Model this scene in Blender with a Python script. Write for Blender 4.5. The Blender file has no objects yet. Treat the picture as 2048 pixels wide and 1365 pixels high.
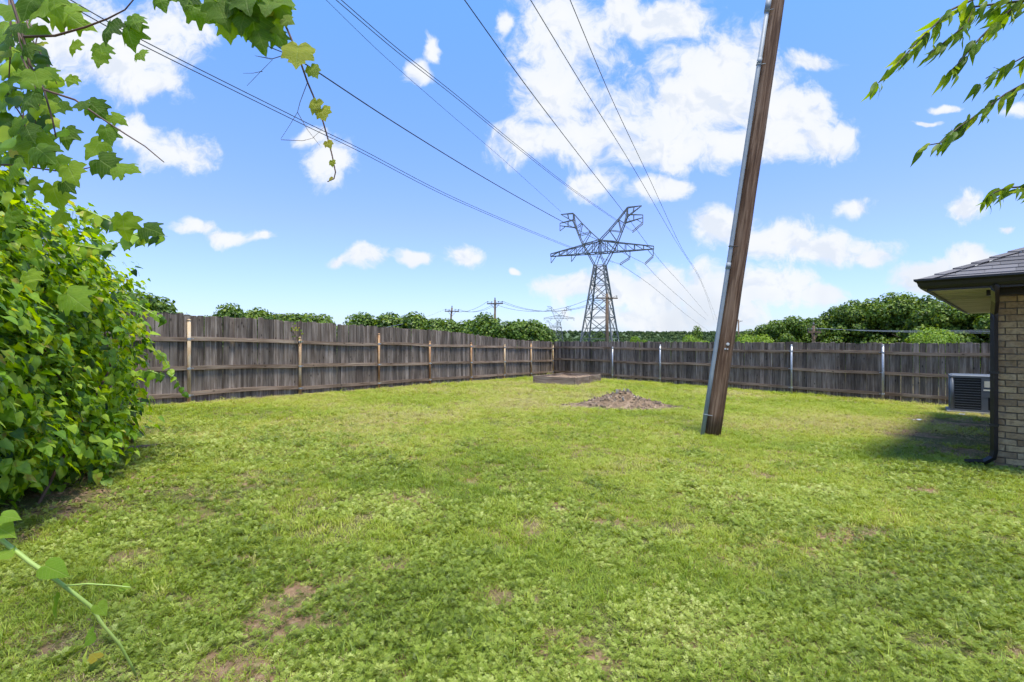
import bpy, bmesh, math, random
import numpy as np
from mathutils import Vector, Matrix, Euler
random.seed(7); RNG = np.random.default_rng(7)
S = bpy.context.scene
COL = S.collection
R = math.radians

# ------------------------------------------------------------------ camera, sky, sun, exposure
CAM_Z = 1.34
F = 1000.0                                   # focal length in photograph pixels (2048 wide)
cam_d = bpy.data.cameras.new('camera'); cam = bpy.data.objects.new('camera', cam_d); COL.objects.link(cam)
cam.location = (0, 0, CAM_Z); cam.rotation_euler = (R(90), 0, 0)
cam_d.sensor_width = 36; cam_d.lens = F / 2048 * 36; cam_d.clip_start = 0.05; cam_d.clip_end = 8000
S.camera = cam
S.view_settings.view_transform = 'Standard'; S.view_settings.look = 'None'
S.view_settings.exposure = 0.68; S.view_settings.gamma = 1.0
S.render.engine = 'CYCLES'
S.cycles.max_bounces = 4; S.cycles.diffuse_bounces = 2; S.cycles.glossy_bounces = 2; S.cycles.transmission_bounces = 2; S.cycles.use_adaptive_sampling = True; S.cycles.adaptive_threshold = .03; S.cycles.transparent_max_bounces = 4

SUN_EL, SUN_H = R(76), Vector((0.50, -0.866, 0))
sun_vec = Vector((SUN_H.x*math.cos(SUN_EL), SUN_H.y*math.cos(SUN_EL), math.sin(SUN_EL)))
sun_d = bpy.data.lights.new('sun', 'SUN'); sun_d.energy = 4.1; sun_d.angle = R(13); sun_d.color = (1.0, .95, .86)
sun = bpy.data.objects.new('sun', sun_d); COL.objects.link(sun)
sun.rotation_euler = (-sun_vec).to_track_quat('-Z', 'Y').to_euler(); sun.location = (20, -15, 40)

def px(x, y, z):
    """world point at photograph pixel (x, y) and distance z in front of the camera"""
    return Vector(((x-1024)/F*z, z, CAM_Z-(y-682.5)/F*z))

class NT:
    def __init__(s, tree): s.t = tree; s.n = tree.nodes; s.l = tree.links
    def add(s, typ, **kw):
        n = s.n.new(typ)
        for k, v in kw.items():
            if k.startswith('i_'):
                n.inputs[int(k[2:]) if k[2:].isdigit() else k[2:].replace('_', ' ')].default_value = v
            else: setattr(n, k, v)
        return n
    def link(s, a, b): s.l.new(a, b)
    def math(s, op, a, b=None, c=None, clamp=False):
        n = s.n.new('ShaderNodeMath'); n.operation = op; n.use_clamp = clamp
        for i, v in enumerate((a, b, c)):
            if v is None: continue
            if isinstance(v, (int, float)): n.inputs[i].default_value = v
            else: s.link(v, n.inputs[i])
        return n.outputs[0]
    def vmath(s, op, a, b=None, c=None):
        n = s.n.new('ShaderNodeVectorMath'); n.operation = op
        for i, v in enumerate((a, b, c)):
            if v is None: continue
            if isinstance(v, (tuple, list, Vector)): n.inputs[i].default_value = tuple(v)
            else: s.link(v, n.inputs[i])
        return n.outputs[1] if op in ('LENGTH', 'DOT_PRODUCT') else n.outputs[0]
    def noise(s, vec, scale, detail=4, rough=.55, dist=0.0):
        n = s.add('ShaderNodeTexNoise'); n.inputs['Scale'].default_value = scale
        n.inputs['Detail'].default_value = detail; n.inputs['Roughness'].default_value = rough
        n.inputs['Distortion'].default_value = dist
        if vec is not None: s.link(vec, n.inputs['Vector'])
        return n.outputs['Fac']
    def ramp(s, fac, stops):
        n = s.add('ShaderNodeValToRGB'); e = n.color_ramp.elements
        while len(e) < len(stops): e.new(.5)
        for i, (p, c) in enumerate(stops):
            e[i].position = p; e[i].color = (*c, 1) if len(c) == 3 else c
        s.link(fac, n.inputs[0]); return n.outputs[0]
    def maprange(s, v, a, b, c=0., d=1., smooth=True):
        n = s.add('ShaderNodeMapRange'); n.interpolation_type = 'SMOOTHSTEP' if smooth else 'LINEAR'
        n.inputs[1].default_value = a; n.inputs[2].default_value = b; n.inputs[3].default_value = c; n.inputs[4].default_value = d
        s.link(v, n.inputs[0]); return n.outputs[0]
    def mix(s, fac, a, b, mode='MIX'):
        n = s.add('ShaderNodeMix'); n.data_type = 'RGBA'; n.blend_type = mode
        for sock, v in ((n.inputs[0], fac), (n.inputs[6], a), (n.inputs[7], b)):
            if isinstance(v, (int, float)): sock.default_value = v
            elif isinstance(v, (tuple, list)): sock.default_value = (*v, 1) if len(v) == 3 else v
            else: s.link(v, sock)
        return n.outputs[2]

# clouds given as (x, y, rx, ry) in photograph pixels, turned into sky directions
CLOUDS = [(1130,70,105,110),(1105,190,95,90),(1165,265,110,65),(1055,290,80,38),(1230,20,60,60),
 (1440,130,120,80),(1390,215,170,90),(1560,230,130,85),(1500,290,190,45),(1645,285,70,45),(1340,290,120,55),
 (1340,45,110,45),(1620,125,50,22),(1205,362,72,30),(1310,378,80,32),(1260,310,60,30),
 (1430,460,58,40),(1540,470,110,42),(1650,500,115,38),(1735,515,40,20),(1140,575,70,30),(1290,585,140,52),
 (1450,580,130,50),(1560,575,100,45),(1650,585,55,24),(1330,635,230,34),(1920,420,48,38),(1715,408,34,22),
 (1870,545,80,38),(1960,520,70,34),(2012,455,22,12),(1890,215,30,8),(2035,230,30,20),(1850,245,25,6),
 (250,110,150,80),(330,55,90,55),(300,170,85,40),(120,60,120,80),(345,305,66,46),(280,260,50,30),
 (665,320,52,50),(622,272,28,22),(862,95,22,26),(835,140,26,26),(390,455,48,18),(460,470,50,18),(525,472,34,15),
 (735,512,48,24),(690,518,28,12),(922,520,44,27),(835,522,26,14),(1030,545,14,10),(1000,40,20,20)]
world = bpy.data.worlds.new('World'); S.world = world; world.use_nodes = True
world.cycles.sampling_method = 'MANUAL'; world.cycles.sample_map_resolution = 128
w = NT(world.node_tree); w.n.clear()
sky = w.add('ShaderNodeTexSky', sky_type='NISHITA', sun_disc=False)
sky.sun_elevation = SUN_EL; sky.sun_rotation = math.atan2(SUN_H.x, SUN_H.y); sky.air_density = 1.0; sky.dust_density = 0.6; sky.ozone_density = 2.2
tc = w.add('ShaderNodeTexCoord'); D = w.vmath('NORMALIZE', tc.outputs['Generated'])
sep = w.add('ShaderNodeSeparateXYZ'); w.link(D, sep.inputs[0]); dx, dy, dz = sep.outputs
ysafe = w.math('MAXIMUM', dy, 0.05)
cmb = w.add('ShaderNodeCombineXYZ'); w.link(w.math('DIVIDE', dx, ysafe), cmb.inputs[0]); w.link(w.math('DIVIDE', dz, ysafe), cmb.inputs[1])
UV = cmb.outputs[0]
warp = w.add('ShaderNodeTexNoise'); warp.inputs['Scale'].default_value = 9; warp.inputs['Detail'].default_value = 3; w.link(UV, warp.inputs['Vector'])
UVW = w.vmath('ADD', UV, w.vmath('MULTIPLY', w.vmath('SUBTRACT', warp.outputs['Color'], (.5,.5,.5)), (.11,.075,0)))
acc = None
for (cx, cy, rx, ry) in CLOUDS:
    rx *= 1.12/F; ry *= 1.12/F; u = (cx-1024)/F; v = (682.5-cy)/F
    d = w.vmath('LENGTH', w.vmath('MULTIPLY_ADD', UVW, (1/rx, 1/ry, 0), (-u/rx, -v/ry, 0)))
    acc = d if acc is None else w.math('SMOOTH_MIN', acc, d, 0.25)
n1 = w.noise(UVW, 11, 6, .66)
n2 = w.noise(UV, 4.2, 3, .55)
dens = w.math('ADD', w.math('SUBTRACT', 1.0, acc), w.math('MULTIPLY', w.math('SUBTRACT', n1, .5), 2.3))
placed = w.maprange(dens, -.10, .55)
# the same kind of clouds over the rest of the sky, outside the placed ones
pl = w.vmath('MULTIPLY', D, (3, 3, 6))
rest = w.maprange(w.noise(pl, 1.5, 6, .6), .50, .72)
au = w.math('ABSOLUTE', cmb.outputs[0] if False else w.math('DIVIDE', dx, ysafe)); av = w.math('ABSOLUTE', w.math('DIVIDE', dz, ysafe))
outside = w.math('MAXIMUM', w.maprange(au, 1.05, 1.4), w.maprange(av, .70, 1.0))
outside = w.math('MULTIPLY', outside, w.maprange(dz, .02, .12))
cover = w.math('MAXIMUM', w.math('MULTIPLY', placed, w.maprange(dy, .3, .5)), w.math('MULTIPLY', rest, outside))
cover = w.math('MULTIPLY', cover, w.maprange(dz, -.01, .015))
body = w.maprange(w.math('ADD', dens, w.math('MULTIPLY', w.math('SUBTRACT', n2, .5), .8)), .25, 1.25)
lowgrey = w.math('MULTIPLY', w.maprange(dz, .22, .03), w.maprange(n2, .40, .62))
ccol = w.mix(w.math('MULTIPLY', lowgrey, .7), (4.25, 4.3, 4.4), (2.9, 3.2, 3.7))
ccol = w.mix(w.math('MULTIPLY', w.math('SUBTRACT', 1.0, body), .25), ccol, (3.4, 3.8, 4.3))
nb = w.noise(w.vmath('ADD', UVW, (.012, .022, 0)), 11, 3, .6)
ccol = w.mix(w.maprange(w.math('SUBTRACT', nb, n1), -.02, .14, 0, .55), ccol, (3.0, 3.35, 3.9))
air = w.ramp(w.math('MAXIMUM', dz, 0.0), [(0., (.42,.48,.69)), (.22, (.53,.545,.77)), (.56, (.50,.73,.96))])   # clear deep-blue summer air
skyc = w.vmath('SCALE', w.mix(1.0, sky.outputs[0], air, 'MULTIPLY')); skyc.node.inputs[3].default_value = 1.50
allc = w.mix(w.math('MULTIPLY', cover, .96), skyc, ccol)
bg = w.add('ShaderNodeBackground'); bg.inputs['Strength'].default_value = 0.145; w.link(allc, bg.inputs[0])
wo = w.add('ShaderNodeOutputWorld'); w.link(bg.outputs[0], wo.inputs[0])

# ------------------------------------------------------------------ helpers
def tag(o, label=None, cat=None, group=None, kind=None):
    if label: o['label'] = label
    if cat: o['category'] = cat
    if group: o['group'] = group
    if kind: o['kind'] = kind
    return o
def link(o, parent=None):
    COL.objects.link(o)
    if parent: o.parent = parent
    return o
def empty(name, loc=(0,0,0), rz=0):
    o = bpy.data.objects.new(name, None); o.location = loc; o.rotation_euler = (0,0,rz); o.empty_display_size = .1
    return link(o)
def inst(name, mesh, parent=None, loc=(0,0,0), rot=(0,0,0), scl=(1,1,1)):
    o = bpy.data.objects.new(name, mesh); o.location = loc
    if isinstance(rot, Matrix): o.rotation_euler = rot.to_euler()
    else: o.rotation_euler = rot
    o.scale = (scl,)*3 if isinstance(scl, (int, float)) else scl
    return link(o, parent)

class MB:
    """collects pieces of one mesh"""
    def __init__(s): s.v = []; s.f = []
    def add(s, vs, fs):
        b = len(s.v); s.v += [tuple(v) for v in vs]; s.f += [tuple(i+b for i in f) for f in fs]; return s
    def box(s, c, d, M=None, taper=1.0):
        x, y, z = (k/2 for k in d); vs = []
        for sx, sy, sz in ((-1,-1,-1),(1,-1,-1),(1,1,-1),(-1,1,-1),(-1,-1,1),(1,-1,1),(1,1,1),(-1,1,1)):
            t = taper if sz > 0 else 1
            p = Vector((sx*x*t, sy*y*t, sz*z))
            if M: p = M @ p
            vs.append(p+Vector(c))
        return s.add(vs, [(0,3,2,1),(4,5,6,7),(0,1,5,4),(1,2,6,5),(2,3,7,6),(3,0,4,7)])
    def bar(s, a, b, wd, ht=None):
        a = Vector(a); b = Vector(b); ht = ht or wd; d = b-a; L = d.length
        if L < 1e-6: return s
        q = d.to_track_quat('X', 'Z').to_matrix()
        return s.box((a+b)/2, (L, wd, ht), q)
    def tube(s, pts, rad, n=8, cap=True):
        pts = [Vector(p) for p in pts]; m = len(pts); base = len(s.v)
        rad = rad if isinstance(rad, (list, tuple)) else [rad]*m
        up = None
        for i, p in enumerate(pts):
            d = (pts[min(i+1, m-1)]-pts[max(i-1, 0)]).normalized()
            if up is None:
                up = Vector((0,0,1)) if abs(d.z) < .9 else Vector((1,0,0))
            a = d.cross(up)
            if a.length < 1e-5: a = d.orthogonal()
            a.normalize(); bb = a.cross(d).normalized(); up = bb
            for k in range(n):
                t = 2*math.pi*k/n; s.v.append(tuple(p+(a*math.cos(t)+bb*math.sin(t))*rad[i]))
        for i in range(m-1):
            for k in range(n):
                k2 = (k+1) % n; s.f.append((base+i*n+k, base+i*n+k2, base+(i+1)*n+k2, base+(i+1)*n+k))
        if cap:
            s.f.append(tuple(base+k for k in range(n))[::-1]); s.f.append(tuple(base+(m-1)*n+k for k in range(n)))
        return s
    def mesh(s, name, mat, smooth=False):
        me = bpy.data.meshes.new(name); me.from_pydata(s.v, [], s.f); me.validate()
        if mat: me.materials.append(mat)
        if smooth: me.polygons.foreach_set('use_smooth', [True]*len(me.polygons))
        me.update(); return me
    def build(s, name, mat, parent=None, smooth=False, loc=(0,0,0), rot=(0,0,0)):
        return inst(name, s.mesh(name, mat, smooth), parent, loc, rot)
def np_mesh(name, V, faces, mat, rnd=None, smooth=False):
    me = bpy.data.meshes.new(name); me.from_pydata(V.tolist() if hasattr(V, 'tolist') else V, [], faces.tolist() if hasattr(faces, 'tolist') else faces)
    if mat: me.materials.append(mat)
    if rnd is not None:
        a = me.attributes.new('rnd', 'FLOAT', 'POINT'); a.data.foreach_set('value', np.asarray(rnd, dtype=np.float32))
    if smooth: me.polygons.foreach_set('use_smooth', [True]*len(me.polygons))
    me.update(); return me
def scatter(tv, tf, M3, T, scl):
    """template (tv, tf) copied with rotations M3 (n,3,3), positions T (n,3), sizes scl (n)"""
    tv = np.asarray(tv); n = len(T); k = len(tv)
    V = np.einsum('nij,kj->nki', M3, tv)*np.asarray(scl)[:,None,None]+T[:,None,:]
    tf = np.asarray(tf); Fc = (tf[None,:,:]+(np.arange(n)*k)[:,None,None]).reshape(-1, tf.shape[1])
    return V.reshape(-1,3), Fc
def frames(nrm, up, roll=None):
    """rotation matrices whose Z is nrm and whose Y lies near up"""
    nrm = nrm/np.linalg.norm(nrm, axis=1, keepdims=True)
    y = up-(up*nrm).sum(1, keepdims=True)*nrm; y /= np.linalg.norm(y, axis=1, keepdims=True)+1e-9
    x = np.cross(y, nrm)
    return np.stack([x, y, nrm], axis=2)

# ------------------------------------------------------------------ materials
def new_mat(name):
    m = bpy.data.materials.new(name); m.use_nodes = True; t = NT(m.node_tree); t.n.clear()
    out = t.add('ShaderNodeOutputMaterial'); b = t.add('ShaderNodeBsdfPrincipled'); t.link(b.outputs[0], out.inputs[0])
    return m, t, b, out
def obj_vec(t, rnd=True):
    tc = t.add('ShaderNodeTexCoord'); v = tc.outputs['Object']
    oi = t.add('ShaderNodeObjectInfo')
    if rnd:
        c = t.add('ShaderNodeCombineXYZ')
        for i in range(3): t.link(t.math('MULTIPLY', oi.outputs['Random'], (37., 61., 23.)[i]), c.inputs[i])
        v = t.vmath('ADD', v, c.outputs[0])
    return v, oi.outputs['Random'], tc
def bump(t, b, h, strength=.4, dist=.01):
    n = t.add('ShaderNodeBump'); n.inputs['Strength'].default_value = strength; n.inputs['Distance'].default_value = dist
    t.link(h, n.inputs['Height']); t.link(n.outputs[0], b.inputs['Normal'])
def plain(name, c1, c2, scale=8., rough=.7, metal=0., bmp=.15, var=.25):
    m, t, b, o = new_mat(name); v, rnd, _ = obj_vec(t)
    n = t.noise(v, scale, 6, .6); col = t.ramp(n, [(.3, c1), (.7, c2)])
    f = t.math('ADD', t.math('MULTIPLY', rnd, var), 1-var/2)
    col = t.mix(1.0, col, t.vmath('MULTIPLY', (1,1,1), (1,1,1)) if False else col, 'MIX')
    hsv = t.add('ShaderNodeHueSaturation'); t.link(col, hsv.inputs['Color']); t.link(f, hsv.inputs['Value'])
    t.link(hsv.outputs[0], b.inputs['Base Color']); b.inputs['Roughness'].default_value = rough; b.inputs['Metallic'].default_value = metal
    if bmp: bump(t, b, t.noise(v, scale*4, 4), bmp, .01)
    return m
def wood(name, dark, mid, light, axis, rough=.85, knots=True, var=.6, streak=26., lightness=.5):
    m, t, b, o = new_mat(name); v, rnd, _ = obj_vec(t)
    sc = [streak]*3; sc[axis] = 1.3
    vs = t.vmath('MULTIPLY', v, tuple(sc))
    g = t.noise(vs, 1.0, 6, .65, .4); fine = t.noise(vs, 4.0, 4, .7)
    sc2 = [5.]*3; sc2[axis] = 1.0
    blot = t.noise(t.vmath('MULTIPLY', v, tuple(sc2)), 1.0, 5, .6)
    col = t.ramp(g, [(.25, dark), (.5, mid), (.74, light)])
    col = t.mix(t.maprange(blot, .46, .72, 0, lightness), col, light)
    col = t.mix(t.maprange(blot, .50, .28, 0, .65), col, dark)
    if knots:
        sk = [7.]*3; sk[axis] = 3.2
        vo = t.add('ShaderNodeTexVoronoi'); vo.inputs['Scale'].default_value = 1.0; t.link(t.vmath('MULTIPLY', v, tuple(sk)), vo.inputs['Vector'])
        kn = t.maprange(vo.outputs['Distance'], .16, .06); col = t.mix(t.math('MULTIPLY', kn, .75), col, tuple(c*.35 for c in dark))
    hsv = t.add('ShaderNodeHueSaturation'); t.link(col, hsv.inputs['Color'])
    t.link(t.math('ADD', t.math('MULTIPLY', rnd, var), 1-var/2), hsv.inputs['Value'])
    t.link(hsv.outputs[0], b.inputs['Base Color']); b.inputs['Roughness'].default_value = rough
    b.inputs['Specular IOR Level'].default_value = .2
    bump(t, b, t.math('ADD', g, t.math('MULTIPLY', fine, .4)), .5, .006)
    return m
def leafmat(name, cols, trans=.45, rough=.45, instancer=False, veins=False):
    """cols: list of (position, colour); per-leaf value from attribute rnd or from the object"""
    m, t, b, out = new_mat(name)
    at = t.add('ShaderNodeAttribute', attribute_name='tint' if instancer else 'rnd'); at.attribute_type = 'INSTANCER' if instancer else 'GEOMETRY'
    oi = t.add('ShaderNodeObjectInfo')
    tc = t.add('ShaderNodeTexCoord')
    v = t.math('FRACT', t.math('ADD', at.outputs['Fac'], t.math('MULTIPLY', oi.outputs['Random'], 0.0 if instancer else .9999)))
    if instancer: v = at.outputs['Fac']
    n = t.noise(tc.outputs['Object'], 55. if instancer else 4. if veins else 30., 3, .6)
    vv = t.math('ADD', v, t.math('MULTIPLY', t.math('SUBTRACT', n, .5), .8 if instancer else .5))
    col = t.ramp(vv, cols)
    if veins:        # mid rib, side veins and a few brown blotches in the leaf's own coordinates
        sp = t.add('ShaderNodeSeparateXYZ'); t.link(tc.outputs['Object'], sp.inputs[0]); ax = t.math('ABSOLUTE', sp.outputs[0])
        rib = t.maprange(ax, .022, .006); ph = t.math('SUBTRACT', sp.outputs[1], t.math('MULTIPLY', ax, .75))
        sv = t.maprange(t.math('ABSOLUTE', t.math('SUBTRACT', t.math('FRACT', t.math('MULTIPLY', ph, 6.5)), .5)), .09, .02)
        fine = t.noise(tc.outputs['Object'], 22., 3, .6); vein = t.math('MAXIMUM', rib, t.math('MULTIPLY', sv, .7))
        col = t.mix(t.math('MULTIPLY', vein, .45), col, (.36,.46,.12))
        col = t.mix(t.maprange(t.noise(tc.outputs['Object'], 6., 4, .7), .66, .76, 0, .8), col, (.16,.09,.03))
        bump(t, b, t.math('ADD', t.math('MULTIPLY', vein, -.6), t.math('MULTIPLY', fine, .5)), .5, .03)
    t.link(col, b.inputs['Base Color']); b.inputs['Roughness'].default_value = rough; b.inputs['Specular IOR Level'].default_value = .3
    tr = t.add('ShaderNodeBsdfTranslucent'); hs = t.add('ShaderNodeHueSaturation'); hs.inputs['Hue'].default_value = .485; hs.inputs['Saturation'].default_value = 1.1; hs.inputs['Value'].default_value = 1.5
    t.link(col, hs.inputs['Color']); t.link(hs.outputs[0], tr.inputs['Color'])
    mx = t.add('ShaderNodeMixShader'); mx.inputs[0].default_value = trans
    t.link(b.outputs[0], mx.inputs[1]); t.link(tr.outputs[0], mx.inputs[2]); t.link(mx.outputs[0], out.inputs[0])
    return m

MAT = {}
MAT['picket'] = wood('weathered_picket', (.052,.037,.027), (.15,.115,.088), (.34,.285,.235), 2, var=.95, lightness=.40)
MAT['rail'] = wood('fence_rail_wood', (.09,.055,.034), (.24,.165,.11), (.40,.31,.225), 0, var=.4, streak=22.)
MAT['pole'] = wood('utility_pole_wood', (.022,.011,.007), (.112,.063,.037), (.29,.20,.135), 2, knots=False, var=.1, streak=42., lightness=.40)
MAT['farpole'] = wood('far_pole_wood', (.05,.035,.025), (.13,.09,.06), (.2,.15,.11), 2, knots=False, var=.1)
MAT['bedboard'] = wood('raised_bed_board', (.10,.065,.045), (.25,.18,.13), (.38,.31,.25), 0, var=.5)
MAT['soffit'] = wood('worn_soffit_paint', (.22,.21,.19), (.50,.48,.45), (.66,.64,.60), 0, knots=False, var=.3, streak=14.)
MAT['galv'] = plain('galvanised_steel', (.34,.36,.38), (.5,.52,.54), 20, .42, .6, .05)
MAT['conduit'] = plain('grey_conduit', (.19,.225,.25), (.25,.285,.31), 6, .6, 0., .03, .1)
MAT['tower'] = plain('tower_steel', (.10,.105,.105), (.17,.175,.175), 2, .55, .3, 0)
MAT['wire'] = plain('wire_metal', (.03,.032,.035), (.05,.052,.055), 3, .5, .3, 0)
MAT['insul'] = plain('insulator_porcelain', (.10,.09,.09), (.16,.15,.14), 9, .3, 0, 0)
MAT['black'] = plain('black_gutter_paint', (.006,.006,.007), (.012,.012,.013), 5, .35, 0, .03)
MAT['acgrey'] = plain('ac_paint', (.085,.10,.122), (.105,.122,.145), 4, .45, .0, .02, .05)
MAT['acdark'] = plain('ac_coil', (.012,.014,.016), (.03,.032,.035), 40, .6, .2, .2, .05)
MAT['sticker'] = plain('sticker_paper', (.62,.60,.48), (.72,.70,.60), 12, .6, 0, 0)
MAT['white'] = plain('white_scrap', (.7,.7,.68), (.85,.85,.83), 10, .6, 0, .1)
MAT['concrete'] = plain('concrete_pad', (.20,.19,.18), (.32,.31,.29), 9, .9, 0, .3)
MAT['mortar'] = plain('mortar', (.17,.14,.10), (.25,.21,.155), 30, .95, 0, .4)
MAT['bark'] = plain('bark', (.05,.04,.03), (.14,.11,.085), 10, .9, 0, .6)
MAT['twig'] = plain('vine_stem', (.07,.035,.028), (.15,.085,.05), 14, .7, 0, .2)
MAT['greenstem'] = plain('green_stem', (.22,.33,.06), (.33,.43,.10), 14, .5, 0, 0)
MAT['pale'] = plain('pale_rubble', (.36,.30,.23), (.60,.53,.44), 14, .9, 0, .4, .4)
MAT['ytag'] = plain('aluminium_tag', (.45,.44,.40), (.62,.61,.56), 30, .4, .5, .05)
MAT['clod'] = plain('clod', (.15,.10,.06), (.38,.29,.20), 20, .95, 0, .5, .7)
def rusty():
    m, t, b, o = new_mat('rusty_pipe'); v, rnd, _ = obj_vec(t)
    n = t.noise(t.vmath('MULTIPLY', v, (9,9,2.6)), 1.0, 6, .65, .3)
    n = t.math('ADD', n, t.math('MULTIPLY', t.math('SUBTRACT', rnd, .5), .18))
    col = t.ramp(n, [(.36, (.29,.14,.055)), (.48, (.44,.27,.13)), (.62, (.52,.39,.23)), (.76, (.50,.43,.33))])
    t.link(col, b.inputs['Base Color']); b.inputs['Roughness'].default_value = .7; bump(t, b, n, .2, .004); return m
MAT['rusty'] = rusty()
def brickmat():
    m, t, b, o = new_mat('tan_brick'); v, rnd, tcn = obj_vec(t)
    n = t.noise(v, 22, 6, .65); n2 = t.noise(v, 6, 4, .6)
    a = t.ramp(rnd, [(.0, (.22,.145,.07)), (.35, (.38,.265,.135)), (.7, (.47,.345,.18)), (1., (.29,.19,.10))])
    col = t.mix(t.maprange(n, .4, .7, 0, .6), a, (.12,.085,.055)); col = t.mix(t.maprange(n2, .5, .75, 0, .45), col, (.48,.40,.26))
    t.link(col, b.inputs['Base Color']); b.inputs['Roughness'].default_value = .9; bump(t, b, n, .6, .006); return m
MAT['brick'] = brickmat()
def shinglemat():
    m, t, b, o = new_mat('asphalt_shingle'); v, rnd, _ = obj_vec(t)
    n = t.noise(v, 160, 2, .6); n2 = t.noise(v, 3, 4)
    col = t.mix(n, (.055,.052,.054), (.18,.172,.175)); col = t.mix(t.maprange(n2, .4, .7, 0, .5), col, (.12,.108,.112))
    hsv = t.add('ShaderNodeHueSaturation'); t.link(col, hsv.inputs['Color']); t.link(t.math('ADD', t.math('MULTIPLY', rnd, .5), .75), hsv.inputs['Value'])
    t.link(hsv.outputs[0], b.inputs['Base Color']); b.inputs['Roughness'].default_value = .95; bump(t, b, n, .5, .004); return m
MAT['shingle'] = shinglemat()
def soilmat():
    m, t, b, o = new_mat('yard_soil'); tc = t.add('ShaderNodeTexCoord'); v = tc.outputs['Object']
    n = t.noise(v, 1.3, 8, .6); n2 = t.noise(v, 18, 6, .65); n3 = t.noise(v, 90, 4, .7)
    soil = t.ramp(n2, [(.3, (.13,.075,.04)), (.55, (.28,.18,.105)), (.75, (.42,.31,.20))])
    thatch = t.ramp(n3, [(.3, (.045,.05,.014)), (.5, (.11,.115,.035)), (.7, (.22,.19,.085))])
    col = t.mix(t.maprange(n, .60, .46), soil, thatch)
    sp = t.add('ShaderNodeSeparateXYZ'); t.link(v, sp.inputs[0])
    far = t.maprange(sp.outputs[1], 30, 45); col = t.mix(far, col, t.ramp(t.noise(v, .08, 6), [(.35, (.06,.10,.025)), (.65, (.16,.20,.06))]))
    t.link(col, b.inputs['Base Color']); b.inputs['Roughness'].default_value = .95; b.inputs['Specular IOR Level'].default_value = .1
    bump(t, b, t.math('ADD', n2, n3), .8, .02); return m
MAT['soil'] = soilmat()
def dirtmat():
    m, t, b, o = new_mat('pile_dirt'); tc = t.add('ShaderNodeTexCoord'); v = tc.outputs['Object']
    n = t.noise(v, 7, 8, .7); n2 = t.noise(v, 40, 5, .7)
    col = t.ramp(n, [(.3, (.07,.045,.028)), (.48, (.22,.145,.085)), (.62, (.36,.25,.155)), (.75, (.50,.43,.34))])
    col = t.mix(t.maprange(n2, .45, .7, 0, .5), col, (.09,.07,.045))
    t.link(col, b.inputs['Base Color']); b.inputs['Roughness'].default_value = .95; bump(t, b, t.math('ADD', n, n2), 1., .04); return m
MAT['dirt'] = dirtmat()
G = lambda *c: list(c)
MAT['grass'] = leafmat('lawn_grass', [(0., (.07,.12,.014)), (.35, (.19,.275,.024)), (.65, (.33,.395,.046)), (.88, (.44,.45,.10)), (1., (.42,.36,.16))], .35, .5, True)
MAT['weed'] = leafmat('ground_cover_leaf', [(0., (.075,.115,.012)), (.4, (.20,.27,.030)), (.75, (.32,.385,.070)), (1., (.44,.48,.14))], .3, .5, True)
MAT['straw'] = leafmat('dry_straw', [(0., (.20,.13,.07)), (.5, (.36,.26,.14)), (1., (.48,.38,.22))], .2, .7, True)
MAT['vine'] = leafmat('vine_leaf', [(0., (.028,.070,.010)), (.3, (.095,.20,.018)), (.6, (.21,.365,.028)), (.86, (.37,.50,.045)), (.97, (.38,.43,.05)), (1., (.38,.30,.05))], .48, .4)
MAT['grape'] = leafmat('grape_leaf', [(0., (.06,.13,.012)), (.5, (.15,.28,.020)), (1., (.29,.42,.035))], .6, .5, veins=True)
MAT['yellowleaf'] = leafmat('yellowing_leaf', [(0., (.20,.29,.03)), (.55, (.34,.36,.03)), (1., (.38,.29,.03))], .5, .5, veins=True)
MAT['fresh'] = leafmat('fresh_leaf', [(0., (.16,.29,.022)), (1., (.23,.36,.035))], .5, .5, veins=True)
MAT['willow'] = leafmat('lance_leaf', [(0., (.07,.14,.016)), (.6, (.16,.27,.025)), (1., (.33,.41,.05))], .55, .5)
MAT['tree'] = leafmat('tree_leaf', [(0., (.028,.060,.010)), (.4, (.072,.135,.015)), (.75, (.13,.21,.024)), (1., (.21,.27,.035))], .3, .5)
MAT['tree_light'] = leafmat('light_tree_leaf', [(0., (.07,.14,.015)), (.5, (.17,.28,.025)), (1., (.28,.37,.05))], .35, .5)
MAT['forest'] = leafmat('forest_leaf', [(0., (.030,.062,.018)), (.5, (.065,.115,.03)), (1., (.13,.18,.05))], .2, .6, True)

# ------------------------------------------------------------------ ground
def smooth(a, b, x):
    t = np.clip((x-a)/(b-a), 0, 1); return t*t*(3-2*t)
def ground_z(x, y):
    x = np.asarray(x, float); y = np.asarray(y, float)
    yard = -.0221*np.clip(x, -25, 25)-.0152*np.clip(y, -20, 30)
    low = -6.5*smooth(30, 110, y)
    return yard+low
def gz(x, y): return float(ground_z(x, y))
def make_ground():
    xs = np.unique(np.concatenate([np.linspace(-14, 18, 81), np.linspace(-60, 60, 41), np.linspace(-2500, 2500, 41)]))
    ys = np.unique(np.concatenate([np.linspace(-3, 30, 84), np.linspace(30, 130, 41), np.linspace(-200, 3500, 45)]))
    X, Y = np.meshgrid(xs, ys); Z = ground_z(X, Y)
    near = (Y < 30) & (np.abs(X) < 20)
    Z = Z+np.where(near, .012*np.sin(X*3.1+Y*1.7)*np.sin(Y*2.3-X*1.1), 0)
    V = np.stack([X.ravel(), Y.ravel(), Z.ravel()], 1); nx, ny = len(xs), len(ys)
    i = np.arange(nx*ny).reshape(ny, nx)
    Fc = np.stack([i[:-1,:-1].ravel(), i[:-1,1:].ravel(), i[1:,1:].ravel(), i[1:,:-1].ravel()], 1)
    return tag(inst('ground', np_mesh('ground', V, Fc, MAT['soil'], smooth=True)), 'sloping back yard ground under the grass', kind='structure')
make_ground()

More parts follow.
